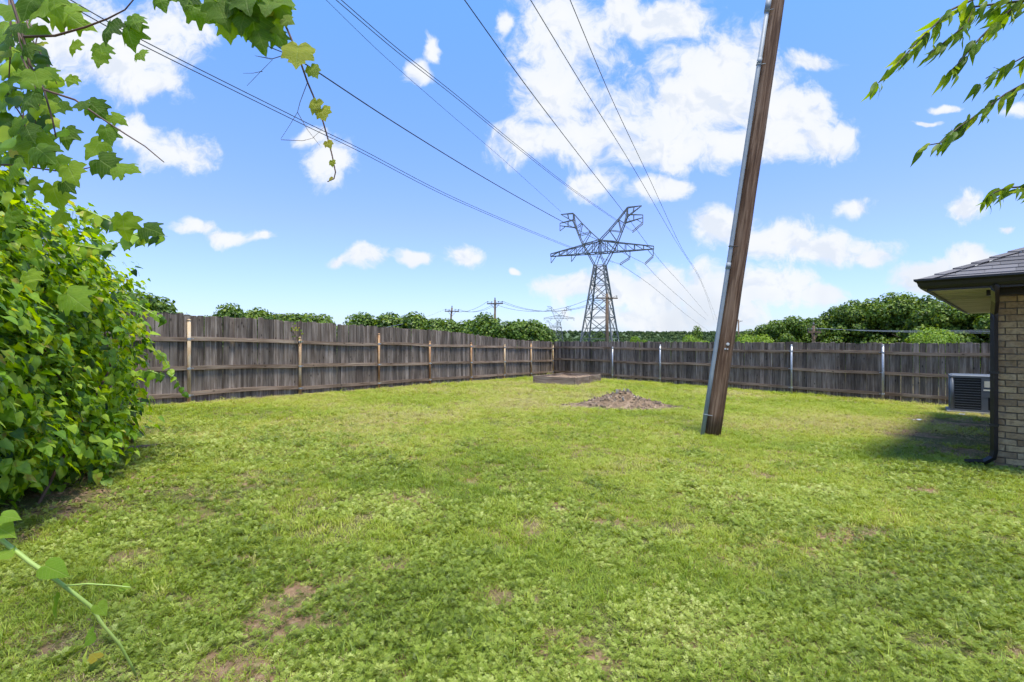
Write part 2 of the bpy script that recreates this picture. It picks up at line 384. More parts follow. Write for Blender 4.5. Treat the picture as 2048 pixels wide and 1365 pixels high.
# value noise for planting
_perm = RNG.random((256, 256))
def vnoise(x, y):
    xi = np.floor(x).astype(int); yi = np.floor(y).astype(int); fx = x-xi; fy = y-yi
    fx = fx*fx*(3-2*fx); fy = fy*fy*(3-2*fy); p = lambda a, b: _perm[a % 256, b % 256]
    return (p(xi,yi)*(1-fx)+p(xi+1,yi)*fx)*(1-fy)+(p(xi,yi+1)*(1-fx)+p(xi+1,yi+1)*fx)*fy
def fbm(x, y, o=3):
    s = 0; a = .5
    for k in range(o): s = s+a*vnoise(x*2**k+17*k, y*2**k+31*k); a *= .5
    return s/(1-.5**o)

# fences: plan lines in metres
CORNER = Vector((2.15, 26.5)); LEFT_A = Vector((-7.12, 10.96)); RIGHT_A = Vector((11.3, 15.24))
ldir = (LEFT_A-CORNER).normalized(); rdir = (RIGHT_A-CORNER).normalized()
lnorm = Vector((ldir.y, -ldir.x)); lnorm = lnorm if lnorm.x > 0 else -lnorm      # towards the yard
rnorm = Vector((rdir.y, -rdir.x)); rnorm = rnorm if rnorm.y < 0 else -rnorm
def on_line(P0, d, k):       # parameter where X/Y = k
    return (k*P0.y-P0.x)/(d.x-k*d.y)
def inside(x, y, m=.0):
    a = (x-CORNER.x)*lnorm.x+(y-CORNER.y)*lnorm.y; b = (x-CORNER.x)*rnorm.x+(y-CORNER.y)*rnorm.y
    return np.minimum(a, b)-m

# ------------------------------------------------------------------ house frame (needed by planting too)
HC = Vector((5.98, 6.20)); DF = Vector((.705, -.709)); DR = Vector((.709, .705))   # wall corner, along the front, along the side

PILE = Vector((2.62, 12.05))
BED = [Vector((.85, 19.3)), Vector((2.37, 18.5)), Vector((3.80, 21.6)), Vector((2.28, 22.4))]
# bare patches: (pixel x, pixel y, radius along x, radius along depth, strength)
def ground_at(xp, yp):
    k = (xp-1024)/F; q = (yp-682.5)/F
    z = CAM_Z/(q-.0221*k-.0152); return k*z, z
BARE = []
for (xp, yp, rx, ry, s) in [(620,1010,.35,.5,.8),(660,1060,.3,.25,.7),(1010,1190,.22,.14,1.),(330,1205,.35,.10,.9),(1095,1275,.12,.05,.8),
    (620,1255,.16,.12,1.),(370,985,.35,.2,.8),(420,1030,.3,.2,.6),(690,1150,.12,.1,.7),(60,1000,.75,.5,1.4),(120,960,.6,.5,1.2),(20,1080,.3,.2,.9),
    (1905,880,1.1,.9,1.35),(1950,850,1.1,1.3,1.4),(1860,893,.6,.45,1.0),(1930,905,.7,.5,1.2),(100,1290,.2,.08,.9),(760,920,.5,.4,.45),(1290,1170,.2,.12,.4),(820,1000,.4,.2,.5),
    (1990,1030,.25,.15,.7),(2030,1085,.15,.1,.8),(1400,1060,.2,.15,.4),(1430,870,.30,.22,.75),(880,1330,.15,.06,.6),(230,1130,.2,.12,.6)]:
    gx, gy = ground_at(xp, yp); BARE.append((gx, gy, rx, ry, s))
BARE += [(PILE.x, PILE.y, 1.35, .75, 1.6), (PILE.x+1.1, PILE.y+.1, .8, .35, 1.0), (PILE.x+.25, PILE.y-.55, .8, .35, 1.0)]
def bare(x, y):
    b = np.zeros_like(x)
    wx = x+.25*(fbm(x*3, y*3)-.5); wy = y+.25*(fbm(x*3+50, y*3)-.5)
    for gx, gy, rx, ry, s in BARE:
        b = np.maximum(b, s*np.clip(1.25-np.hypot((wx-gx)/rx, (wy-gy)/ry), 0, 1))
    la = (x-CORNER.x)*lnorm.x+(y-CORNER.y)*lnorm.y
    b = np.maximum(b, np.clip(1.0-(la-.1)/.45, 0, 1)*.95)                        # worn strip along the left fence
    hs = (x-HC.x)*(-DR.y)+(y-HC.y)*DR.x                                          # distance to the house's side wall
    b = np.maximum(b, np.where(y > 6.6, np.clip(1.1-hs/.9, 0, 1)*.8, 0))
    n = fbm(x*1.1+9, y*1.1+4, 4); b = np.maximum(b, np.clip((n-.66)*5, 0, .7)*smooth(12, 5, y))
    return b
def in_bed(x, y):
    r = np.ones_like(x, bool)
    for i in range(4):
        a, b2 = BED[i], BED[(i+1) % 4]; r &= ((b2.x-a.x)*(y-a.y)-(b2.y-a.y)*(x-a.x)) > 0
    return r

def gn_scatter(name, pts, rot, scl, idx, tint, protos, mat_for_holder=None):
    """one object whose points carry instances of the prototype meshes"""
    coll = bpy.data.collections.new(name+'_prototypes')
    for i, me in enumerate(protos):
        coll.objects.link(bpy.data.objects.new('%s_%02d' % (name, i), me))
    me = bpy.data.meshes.new(name); me.vertices.add(len(pts)); me.vertices.foreach_set('co', np.asarray(pts, np.float32).ravel())
    for nm, typ, arr, key in (('rot','FLOAT_VECTOR',rot,'vector'),('scl','FLOAT',scl,'value'),('idx','INT',idx,'value'),('tint','FLOAT',tint,'value')):
        a = me.attributes.new(nm, typ, 'POINT'); a.data.foreach_set(key, np.asarray(arr, np.int32 if typ == 'INT' else np.float32).ravel())
    o = inst(name, me)
    ng = bpy.data.node_groups.new(name+'_nodes', 'GeometryNodeTree')
    ng.interface.new_socket('Geometry', in_out='INPUT', socket_type='NodeSocketGeometry'); ng.interface.new_socket('Geometry', in_out='OUTPUT', socket_type='NodeSocketGeometry')
    gi = ng.nodes.new('NodeGroupInput'); go = ng.nodes.new('NodeGroupOutput'); ip = ng.nodes.new('GeometryNodeInstanceOnPoints')
    ci = ng.nodes.new('GeometryNodeCollectionInfo'); ci.inputs['Collection'].default_value = coll; ci.inputs['Separate Children'].default_value = True; ci.inputs['Reset Children'].default_value = True
    def at(nm, typ):
        n = ng.nodes.new('GeometryNodeInputNamedAttribute'); n.data_type = typ; n.inputs[0].default_value = nm; return n.outputs[0]
    L = ng.links.new
    L(gi.outputs[0], ip.inputs['Points']); L(ci.outputs[0], ip.inputs['Instance']); ip.inputs['Pick Instance'].default_value = True
    L(at('idx','INT'), ip.inputs['Instance Index']); L(at('rot','FLOAT_VECTOR'), ip.inputs['Rotation']); L(at('scl','FLOAT'), ip.inputs['Scale'])
    L(ip.outputs[0], go.inputs[0])
    md = o.modifiers.new('scatter', 'NODES'); md.node_group = ng
    return o

def tuft(n, h, spread, wd, bend, seed, mat):
    r = random.Random(seed); mb = MB()
    for i in range(n):
        a = r.uniform(0, 6.283); d = spread*math.sqrt(r.random()); x0, y0 = d*math.cos(a), d*math.sin(a)
        la = a+r.uniform(-1.2, 1.2); H = h*r.uniform(.55, 1.15); bd = bend*r.uniform(.3, 1.4)*H; W = wd*r.uniform(.7, 1.2)
        ca, sa = math.cos(la), math.sin(la); px_, py_ = -sa*W/2, ca*W/2
        p = []
        for t, wf in ((0, 1.), (.5, .9), (1., .08)):
            ox = x0+ca*bd*t*t; oy = y0+sa*bd*t*t; oz = H*t*(1-.25*t*min(1, bend))
            p += [(ox-px_*wf, oy-py_*wf, oz), (ox+px_*wf, oy+py_*wf, oz)]
        mb.add(p, [(0,1,3,2),(2,3,5,4)])
    return mb.mesh('grass_tuft', mat)
def sprig(seed, mat, n=9, R_=.056):
    """low weed: stalks with deeply cut leaves"""
    r = random.Random(seed); mb = MB()
    for i in range(n):
        a = 6.283*i/n+r.uniform(-.4, .4); L = R_*r.uniform(.6, 1.2); el = r.uniform(.15, .9); zb = r.uniform(.0, .03)
        u = Vector((math.cos(a)*math.cos(el), math.sin(a)*math.cos(el), math.sin(el))); side = Vector((-math.sin(a), math.cos(a), 0)); side = (side+Vector((0,0,r.uniform(-.4,.4)))).normalized()
        b = Vector((0,0,zb))
        def lobe(p, d, l, wd):
            q = d.cross(u.cross(side)).normalized()*wd
            mb.add([p, p+d*l*.5+q, p+d*l, p+d*l*.5-q], [(0,1,2,3)])
        for t, ll in ((.30,.34),(.52,.44),(.72,.40),(.88,.28)):
            p = b+u*L*t-Vector((0,0,L*.25*t*t))
            for sg in (1,-1): lobe(p, (u*.8+side*sg+Vector((0,0,r.uniform(-.3,.4)))).normalized(), L*ll*r.uniform(.7,1.2), L*.05)
        p = b+u*L*.8-Vector((0,0,L*.16)); lobe(p, (u-Vector((0,0,.3))).normalized(), L*.42, L*.06)
        lobe(b, u, L*.9, L*.025)
    return mb.mesh('weed_sprig', mat)
def planting():
    P, ROT, SC, IDX, TI = [], [], [], [], []
    protos = [tuft(16, .050, .045, .0045, .9, 1, MAT['grass']), tuft(14, .062, .05, .005, 1.1, 2, MAT['grass']), tuft(18, .040, .055, .0045, 1.1, 3, MAT['grass']),
              sprig(4, MAT['weed'], 9, .050), sprig(5, MAT['weed'], 10, .042), sprig(6, MAT['weed'], 8, .055), tuft(10, .03, .06, .003, 1.6, 7, MAT['straw']), tuft(8, .105, .035, .0065, .9, 8, MAT['grass'])]
    for (y0, y1, dens, s) in ((1.5, 3.4, 2300, .66), (3.4, 5.5, 1250, .80), (5.5, 8.5, 560, 1.0), (8.5, 14, 260, 1.2), (14, 28, 85, 1.75)):
        n = int(dens*(y1-y0)*(y1+y0)*1.14)
        y = np.sqrt(RNG.random(n)*(y1*y1-y0*y0)+y0*y0); x = (RNG.random(n)*2-1)*1.14*y
        d = inside(x, y); keep = d > .04
        hs = (x-HC.x)*(-DR.y)+(y-HC.y)*DR.x; hf = (x-HC.x)*(-DF.y)+(y-HC.y)*DF.x
        infoot = (((x-HC.x)*DF.x+(y-HC.y)*DF.y) > -.03) & (((x-HC.x)*DR.x+(y-HC.y)*DR.y) > -.03)
        keep &= ~infoot
        keep &= ~in_bed(x, y)
        x, y = x[keep], y[keep]; b = np.maximum(bare(x, y), .75*np.clip((fbm(x*2.6+20, y*2.6+7, 3)-.575)*7, 0, 1)*smooth(9, 4, y)); u = RNG.random(len(x))
        weedp = smooth(8.0, 3.0, y+.45*np.clip(x, -5, 4)*np.where(x < 0, 1, .1)+3.0*(fbm(x*.6+3, y*.6)-.5)*2)*.52
        weedp = np.clip(weedp+1.3*(fbm(x*1.7, y*1.7+40)-.5)*2*smooth(10, 5, y), 0, .66)*smooth(11, 7.5, y+.2*x)
        isw = RNG.random(len(x)) < weedp
        isstraw = ((b > .35) & (RNG.random(len(x)) < .55)) | (RNG.random(len(x)) < .09)
        alive = (u > b*1.05) | (isstraw & (u > b*.55))
        isstraw &= (u <= b*1.05) | (b < .35)
        x, y, b, isw, isstraw = (q[alive] for q in (x, y, b, isw, isstraw)); m = len(x)
        idx = np.where(isw, RNG.integers(3, 6, m), RNG.integers(0, 3, m)); idx = np.where(~isw & (RNG.random(m) < .06*smooth(6, 3, y)), 7, idx); idx = np.where(isstraw, 6, idx)
        tone = .50+.55*(fbm(x*.42, y*.42+11, 4)-.5)*2+.22*smooth(4, 11, y)+RNG.normal(0, .13, m)
        tone = np.where(isw, .48+.5*(fbm(x*1.2+70, y*1.2)-.5)*2+RNG.normal(0, .2, m), tone)
        tone = tone+np.where((b > .12) & ~isw, .25*b, 0)
        sc = s*RNG.uniform(.7, 1.3, m)*np.where(isw, 1.05, 1.0)*(.75+.5*fbm(x*.9, y*.9+5))
        P.append(np.stack([x, y, ground_z(x, y)-.004], 1)); SC.append(sc); IDX.append(idx); TI.append(np.clip(tone, .02, .98))
        ROT.append(np.stack([RNG.normal(0, .12, m), RNG.normal(0, .12, m), RNG.uniform(0, 6.283, m)], 1))
    o = gn_scatter('grass', np.concatenate(P), np.concatenate(ROT), np.concatenate(SC), np.concatenate(IDX), np.concatenate(TI), protos)
    tag(o, 'mown lawn grass mixed with low silvery ground cover weeds', 'grass', kind='stuff')
planting()

# ------------------------------------------------------------------ leaves
def leaf_mesh(kind, mat, seed=0, curl=.25, droop=.25, fold=.15):
    """flat outline with a mid rib; Y runs from the stalk to the tip, unit length"""
    r = random.Random(seed)
    if kind == 'heart': half = [(.0,.0),(.10,-.10),(.27,-.12),(.42,-.02),(.47,.17),(.42,.38),(.30,.60),(.16,.80),(.06,.93),(0,1.06)]
    elif kind == 'grape': half = [(0,.02),(.08,-.12),(.22,-.20),(.36,-.16),(.42,-.06),(.56,-.02),(.60,.10),(.52,.22),(.47,.30),(.56,.42),(.54,.55),(.40,.58),(.30,.62),(.27,.76),(.16,.84),(.10,.95),(0,1.08)]
    elif kind == 'lance': half = [(0,0),(.06,.06),(.125,.2),(.155,.38),(.135,.56),(.09,.74),(.04,.89),(0,1.05)]
    else: half = [(0,0),(.16,.05),(.27,.25),(.28,.48),(.18,.74),(.08,.9),(0,1.04)]
    if kind == 'grape':
        half = [(x*(1+r.uniform(-.1,.1)), y+r.uniform(-.03,.03)) if 0 < i < len(half)-1 else (x, y) for i, (x, y) in enumerate(half)]
    V = []; Fc = []
    def zf(x, y): return fold*abs(x)-curl*x*x*2-droop*max(0, y)**2*.5+.03*math.sin(9*y+5*x+seed)
    n = len(half)
    for i, (x, y) in enumerate(half): V.append((0, min(max(y, .02*i), 1.08), zf(0, y)))
    for sg in (1, -1):
        b = len(V)
        for i, (x, y) in enumerate(half):
            V.append((sg*x*.55, .55*y+.45*V[i][1], zf(x*.55, y)))
        c = len(V)
        for i, (x, y) in enumerate(half): V.append((sg*x, y, zf(x, y)))
        for i in range(n-1):
            q = [(i, b+i, b+i+1, i+1), (b+i, c+i, c+i+1, b+i+1)]
            Fc += q if sg > 0 else [t[::-1] for t in q]
    me = bpy.data.meshes.new(kind+'_leaf'); me.from_pydata(V, [], Fc); me.materials.append(mat)
    me.polygons.foreach_set('use_smooth', [True]*len(me.polygons)); me.update(); return me
def simple_leaf(kind):
    """few-sided leaf for masses"""
    if kind == 'heart': return [(0,0,0),(.40,-.06,.06),(.44,.26,.05),(.2,.72,-.03),(0,1.02,-.14),(-.2,.72,-.03),(-.44,.26,.05),(-.40,-.06,.06),(0,.4,0)], [(0,1,2,8),(8,2,3,4),(8,4,5,6),(0,8,6,7)]
    if kind == 'lance': return [(0,0,0),(.13,.35,.03),(0,1,-.1),(-.13,.35,.03)], [(0,1,2,3)]
    return [(-.5,-.5,0),(.5,-.45,.1),(.42,.5,-.05),(-.45,.55,.12)], [(0,1,2,3)]
def cloud_leaves(lobes, n, size, kind='heart', shell=.55, droop=.7, up=.25, seed=1, zmin=None, lumps=0.):
    """leaves spread through the outer part of a set of ellipsoids (cx,cy,cz,rx,ry,rz); returns mesh data"""
    g = np.random.default_rng(seed); L = np.asarray(lobes, float)
    wgt = (L[:,3]*L[:,4]+L[:,3]*L[:,5]+L[:,4]*L[:,5]); k = g.choice(len(L), n, p=wgt/wgt.sum())
    d = g.normal(size=(n,3)); d /= np.linalg.norm(d, axis=1, keepdims=True)
    rr = 1-shell*g.random(n)**1.6+g.normal(0, .04, n)
    pos = L[k,:3]+d*rr[:,None]*L[k,3:6]
    if lumps: rr = rr+lumps*(np.sin(pos[:,0]*7+1.3*np.sin(pos[:,2]*5))*np.sin(pos[:,1]*6.1+2)*np.sin(pos[:,2]*7.3+.7)+.6*np.sin(pos[:,0]*15+pos[:,2]*11)*np.sin(pos[:,1]*13)); pos = L[k,:3]+d*rr[:,None]*L[k,3:6]
    keep = np.ones(n, bool)
    for j in range(len(L)):          # drop leaves buried deep in another lobe
        q = (((pos-L[j,:3])/L[j,3:6])**2).sum(1); keep &= ~((q < .30) & (k != j))
    if zmin is not None: keep &= pos[:,2] > (zmin(pos[:,0], pos[:,1]) if callable(zmin) else zmin)
    pos, d = pos[keep], d[keep]; m = len(pos)
    nrm = d+g.normal(0, .55, (m,3))+np.array([0,0,up])
    upv = np.stack([d[:,0]*.6, d[:,1]*.6, -droop*np.ones(m)], 1)+g.normal(0, .35, (m,3))
    M3 = frames(nrm, upv); tv, tf = simple_leaf(kind)
    V, Fc = scatter(tv, tf, M3, pos, size*g.uniform(.45, 1.45, m))
    tone = np.clip(g.normal(.5, .26, m)+.10*d[:,2], .01, .99)
    return V, Fc, np.repeat(tone, len(tv))

# ------------------------------------------------------------------ fences
def picket_mesh(h, seed):
    r = random.Random(seed); w_, t = .139, .018; c = .022; n = 6; V = []; Fc = []
    lean = r.uniform(-.002, .002); cup = r.uniform(-.006, .006)
    prof = [(-w_/2, 0), (w_/2, 0)]
    for yy in (0, t):
        for k in range(n+1):
            z = (h-c)*k/n; ox = lean*k/n; oy = cup*math.sin(k*1.3)
            V += [(-w_/2+ox, yy+oy, z), (w_/2+ox, yy+oy, z)]
        V += [(-w_/2+c+lean, yy, h), (w_/2-c+lean, yy, h)]
    m = 2*(n+2)
    for k in range(n+1):
        a = 2*k; Fc += [(a, a+1, a+3, a+2), (m+a+1, m+a, m+a+2, m+a+3), (a+2, m+a+2, m+a, a), (a+1, m+a+1, m+a+3, a+3)]
    a = 2*(n+1); Fc.append((a, a+1, m+a+1, m+a))
    me = bpy.data.meshes.new('picket'); me.from_pydata(V, [], Fc); me.materials.append(MAT['picket']); me.update(); return me
PICK = {}
def make_fence(name, label, P0, d, nrm, length, posts, hfun, rails, post_mat, post_h, gapfun=None):
    root = tag(empty(name, (P0.x, P0.y, gz(P0.x, P0.y))), label, 'fence')
    ang = math.atan2(d.y, d.x); rz = ang if (Vector((-math.sin(ang), math.cos(ang))).dot(nrm) < 0) else ang+math.pi
    # local +Y of the pickets points away from the yard
    base = Vector((P0.x, P0.y, gz(P0.x, P0.y)))
    s = .02; i = 0; r = random.Random(len(name))
    while s < length:
        c = P0+d*(s+.07); h = hfun(s)+r.gauss(0, .012); key = (round(h*60)/60, r.randrange(2))
        if key not in PICK: PICK[key] = picket_mesh(key[0], hash(key) % 999)
        o = inst('picket', PICK[key], root, Vector((c.x, c.y, gz(c.x, c.y)-.015+r.gauss(0, .006)))-base, (r.gauss(0, .006), r.gauss(0, .004), rz+r.gauss(0, .004)))
        s += .141+(r.uniform(-.001, .002) if r.random() < .93 else r.uniform(.002, .006))+(gapfun(s) if gapfun else 0)
    pos = [P0+d*p for p in posts]
    for j, p in enumerate(pos):
        c = p+nrm*.065; h = post_h[j] if j < len(post_h) else 1.6; mb = MB()
        rr = .036
        mb.tube([(0,0,-.1),(0,0,h*.5),(0,0,h)], rr, 12)
        mb.tube([(0,0,h),(0,0,h+.012),(0,0,h+.03)], [rr+.006, rr+.006, .012], 12)
        po = mb.build('post', MAT[post_mat[j] if isinstance(post_mat, list) else post_mat], root, True, Vector((c.x, c.y, gz(c.x, c.y)))-base)
        for hr in rails:
            b = MB(); b.tube([(0,0,hr-.022),(0,0,hr+.022)], rr+.006, 12)
            t3 = Vector((d.x, d.y, 0)); n3 = Vector((nrm.x, nrm.y, 0))
            b.bar(t3*-.10-n3*.03+Vector((0,0,hr)), t3*.10-n3*.03+Vector((0,0,hr)), .008, .04)
            b.bar(t3*-.085+n3*.0+Vector((0,0,hr)), t3*-.06+n3*.02+Vector((0,0,hr)), .03, .02)
            b.build('bracket', MAT['galv'], po)
    ends = [0.0]+list(posts)+[length]; ends = sorted(set(ends))
    for a, b in zip(ends[:-1], ends[1:]):
        if b-a < .3: continue
        pa, pb = P0+d*(a+.03), P0+d*(b-.03)
        for hr in rails:
            j1, j2 = r.gauss(0, .012), r.gauss(0, .012)
            A = Vector((pa.x, pa.y, gz(pa.x, pa.y)+hr+j1)); B = Vector((pb.x, pb.y, gz(pb.x, pb.y)+hr+j2))
            mid = (A+B)/2; L = (B-A).length
            mb = MB(); nseg = 6; sag = r.gauss(0, .012)
            for k in range(nseg):
                x0, x1 = -L/2+L*k/nseg, -L/2+L*(k+1)/nseg; z = lambda x: sag*(1-(2*x/L)**2)
                vs = []
                for x in (x0, x1):
                    for (yy, zz) in ((-.019,-.045),(.019,-.045),(.019,.045),(-.019,.045)): vs.append((x, yy, zz+z(x)))
                mb.add(vs, [(0,4,5,1),(1,5,6,2),(2,6,7,3),(3,7,4,0)]+([(0,1,2,3)] if k == 0 else [])+([(4,7,6,5)] if k == nseg-1 else []))
            q = (B-A).to_track_quat('X', 'Z')
            o = mb.build('rail', MAT['rail'], root, False, mid+Vector((nrm.x, nrm.y, 0))*.022-base); o.rotation_euler = q.to_euler()
    return root
lp = [on_line(CORNER, ldir, (x-1024)/F) for x in (1060, 1007, 940, 857, 755, 597, 375)]; lp += [lp[-1]+2.75, lp[-1]+5.5]
rp = [on_line(CORNER, rdir, (x-1024)/F) for x in (1226, 1321, 1436, 1583, 1765)]; rp += [rp[-1]+2.5, rp[-1]+5.0]
rl = lp[-1]+1.0
make_fence('wooden_fence', 'grey weathered picket fence on rusty pipe posts along the left side', CORNER, ldir, lnorm, rl,
    [.05]+lp, lambda s: 1.77+.19*float(smooth(3.5, 9.5, s)), (1.40, .75, .16), 'rusty', [1.55,1.60,1.50,1.52,1.52,1.70,1.5,1.80,1.6,1.6])
make_fence('wooden_fence', 'grey weathered picket fence on galvanised posts behind the leaning pole', CORNER+rdir*.03, rdir, rnorm, rp[-1]+.6,
    rp, lambda s: 1.785, (1.47, .86, .21), 'galv', [1.50,1.62,1.6,1.66,1.68,1.68,1.68],
    lambda s: (random.choice([0, 0, 0, .006, .011]) if s > 13.5 else 0))

# ------------------------------------------------------------------ leaning utility pole
def make_pole():
    gx, gy = ground_at(1423, 872); base = Vector((gx, gy, gz(gx, gy)))
    top_px = px(1563, -60, gy+.05); ax = (top_px-base); ax_n = ax.normalized()
    root = tag(empty('utility_pole', base), 'leaning brown wooden utility pole with grey conduit strapped to it', 'utility pole')
    L = ax.length*1.35
    mb = MB(); n = 20; pts = [ax_n*(L*k/n-.15) for k in range(n+1)]
    mb.tube(pts, [.135-.026*k/n+(.012 if k == 0 else 0) for k in range(n+1)], 20)
    q = ax_n.to_track_quat('Z', 'Y')
    # build upright so the grain follows the pole
    mb2 = MB(); mb2.tube([(0,0,L*k/n-.15) for k in range(n+1)], [.135-.026*k/n+.002*math.sin(k*2.1) for k in range(n+1)], 24)
    o = mb2.build('shaft', MAT['pole'], root, True); o.rotation_euler = q.to_euler()
    inv = q.to_matrix().transposed()
    side = inv @ Vector((-1, -.35, 0)); side.z = 0; side.normalize()
    cpt = lambda h, rad=.178: side*(rad-.026*h/L+.004)+Vector((0,0,h))
    hs = [-.12, 1.0, 2.2, 3.2, 4.2, 5.6, 7.1]
    cm = MB(); cm.tube([cpt(h) for h in hs], .033, 14)
    hub = lambda h: cm.tube([cpt(h-.05), cpt(h+.05)], .0375, 14)
    for h in (2.75, 6.1): hub(h)
    cm.tube([cpt(6.90), cpt(7.14)], .043, 14)
    c = cm.build('conduit', MAT['conduit'], root, True); c.rotation_euler = q.to_euler()
    wm = MB(); wm.tube([cpt(7.1), cpt(7.8), cpt(L-.3)], .014, 8); wo_ = wm.build('cable', MAT['wire'], root, True); wo_.rotation_euler = q.to_euler()
    for h in (.33, 3.07, 6.04, 6.93):
        s = MB(); a = cpt(h); tang = Vector((-side.y, side.x, 0))
        arc = [a+side*.038*math.cos(t)+tang*.038*math.sin(t) for t in np.linspace(-1.9, 1.9, 11)]
        e0 = side*.115+tang*.085+Vector((0,0,h)); e1 = side*.115-tang*.085+Vector((0,0,h))
        s.tube([e1]+arc+[e0], .006, 6)
        st = s.build('strap', MAT['wire'] if h == 3.07 else MAT['conduit'], root, True); st.rotation_euler = q.to_euler()
    # round tag and two nail heads at eye height
    look = inv @ Vector((-.35, -1, 0)); look.z = 0; look.normalize(); tg = Vector((-look.y, look.x, 0))
    def disc(nm, h, off, rad, mat):
        d = (look+tg*off).normalized(); p = d*(.131)+Vector((0,0,h)); m = MB(); m.tube([p-d*.004, p+d*.006], rad, 14)
        if nm == 'tag': m.tube([p+d*.006, p+d*.010], rad*.35, 10)
        k = m.build(nm, MAT[mat], root, False); k.rotation_euler = q.to_euler(); return k
    disc('tag', 1.50, .22, .024, 'ytag'); disc('nail_plate', 1.42, .02, .014, 'ytag'); disc('nail_plate', 1.42, .28, .012, 'ytag')
    return root
make_pole()

# ------------------------------------------------------------------ house
def make_house():
    g0 = gz(HC.x, HC.y)-.02; base = Vector((HC.x, HC.y, g0))
    root = tag(empty('brick_house', base), 'tan brick house corner with black gutter and dark shingle roof', 'house')
    f3, r3 = Vector((DF.x, DF.y, 0)), Vector((DR.x, DR.y, 0)); Z = Vector((0,0,1)); out = -r3     # front face looks along -r3
    M = Matrix((f3, r3, Z)).transposed(); eul = M.to_euler()
    top = 1.926-g0; FL, SL = 4.2, 7.0
    core = MB(); core.box((FL/2+.012, SL/2+.012, top/2), (FL, SL, top)); core.build('wall', MAT['mortar'], root, rot=eul)
    ch = .0795; bl, bh, bt = .194, .0665, .09
    bm_ = []
    def brick(seed, L=bl):
        r = random.Random(seed); m = MB(); bev = .004
        vs = []
        for sx, sy, sz in ((-1,-1,-1),(1,-1,-1),(1,1,-1),(-1,1,-1),(-1,-1,1),(1,-1,1),(1,1,1),(-1,1,1)):
            vs.append((sx*L/2+r.gauss(0,.0015), sy*bt/2+(r.gauss(0,.0025) if sy < 0 else 0), sz*bh/2+r.gauss(0,.0018)))
        m.add(vs, [(0,3,2,1),(4,5,6,7),(0,1,5,4),(1,2,6,5),(2,3,7,6),(3,0,4,7)]); return m.mesh('brick', MAT['brick'])
    full = [brick(i) for i in range(6)]; half = [brick(20+i, bl/2-.005) for i in range(3)]
    nc = int(top/ch)+1; r = random.Random(5)
    for c in range(nc):
        z = c*ch+bh/2+.004
        if z+bh/2 > top: break
        x = .0
        if c % 2: seq = ['h']+['f']*11
        else: seq = ['f']*11
        for kk in seq:
            L = bl if kk == 'f' else bl/2-.005
            me = r.choice(full if kk == 'f' else half)
            p = M @ Vector((x+L/2, bt/2-.012+r.gauss(0,.0012), z+r.gauss(0,.001)))
            inst('brick', me, root, p, (eul[0], eul[1], eul[2]+r.gauss(0,.004))); x += L+.0105
            if x > 2.3: break
    sb = MB(); r = random.Random(8)                                   # bricks of the side wall, seen edge on from the yard
    for c in range(nc):
        z = c*ch+bh/2+.004
        if z+bh/2 > top: break
        y = .1 if c % 2 else .0
        while y < SL-.2:
            sb.box((-.0+.034+r.gauss(0,.001), y+bl/2+.09, z), (bt, bl, bh)); y += bl+.0105
    tag(sb.build('brick_side', MAT['brick'], root, rot=eul), kind='stuff')
    o = .58                                                           # eaves
    # frieze, fascia, soffit
    fz = MB(); fz.box((FL/2-.02, -.035, top+.045), (FL+.1, .03, .13)); fz.build('frieze_board', MAT['black'], root, rot=eul)
    sz = top+.055
    n = 8
    for k in range(n):                                                # planks of the side soffit, laid along the front
        y0 = -o+k*.31
        m = MB(); m.box((-o/2-.005, y0+.152, sz+random.Random(k).gauss(0,.003)), (o-.03, .288, .016)); m.build('soffit_board', MAT['soffit'], root, rot=eul)
    m = MB(); m.box((-o/2-.005, (-o+n*.31+SL)/2, sz), (o-.03, SL-(-o+n*.31)-.01, .016)); m.build('soffit_board', MAT['soffit'], root, rot=eul)
    m = MB(); m.box((FL/2+.01, -o/2, sz+.004), (FL-.02, o-.03, .016)); m.build('soffit_panel', MAT['black'], root, rot=eul)
    fa = MB(); fa.box((FL/2-o/2, -o-.0, sz+.045), (FL+o, .022, .135)); fa.box((-o, SL/2-o/2+.02, sz+.045), (.022, SL+o-.03, .135)); fa.build('fascia', MAT['black'], root, rot=eul)
    # K-style gutter as a swept profile round the corner
    prof = [(0,.115),(0,0),(.055,0),(.075,.03),(.085,.07),(.115,.095),(.115,.118),(.108,.118),(.105,.10),(.07,.072),(.06,.012),(.008,.008),(.008,.115)]
    zb = sz+.005; gm = MB(); ring = []
    for st in range(3):
        for (d, h) in prof:
            e = o+.012+d
            p = ((FL, -e), (-e, -e), (-e, SL))[st]; gm.v.append((p[0], p[1], zb+h))
    k = len(prof)
    for st in range(2):
        for i in range(k):
            j = (i+1) % k; gm.f.append((st*k+i, st*k+j, (st+1)*k+j, (st+1)*k+i))
    gm.build('gutter', MAT['black'], root, rot=eul)
    # roof: front slope with shingles, side slope, hip caps
    pitch = .436; rz0 = zb+.085; e = o+.075
    deck = MB(); top_y = 3.2
    def rp(x, y, dz=0): return (x, y, rz0+pitch*(y+e)+dz)
    deck.add([rp(-e,-e,-.012), rp(FL,-e,-.012), rp(FL,top_y,-.012), rp(top_y,top_y,-.012)], [(0,1,2,3)])
    deck.add([(-e,-e,rz0-.012), (top_y,top_y,rz0+pitch*(top_y+e)-.012), (top_y,SL,rz0+pitch*(top_y+e)-.012), (-e,SL,rz0-.012)], [(0,1,2,3)])
    deck.build('roof', MAT['shingle'], root, rot=eul)
    rr = random.Random(3); ex = .142; sl = math.sqrt(1+pitch*pitch)
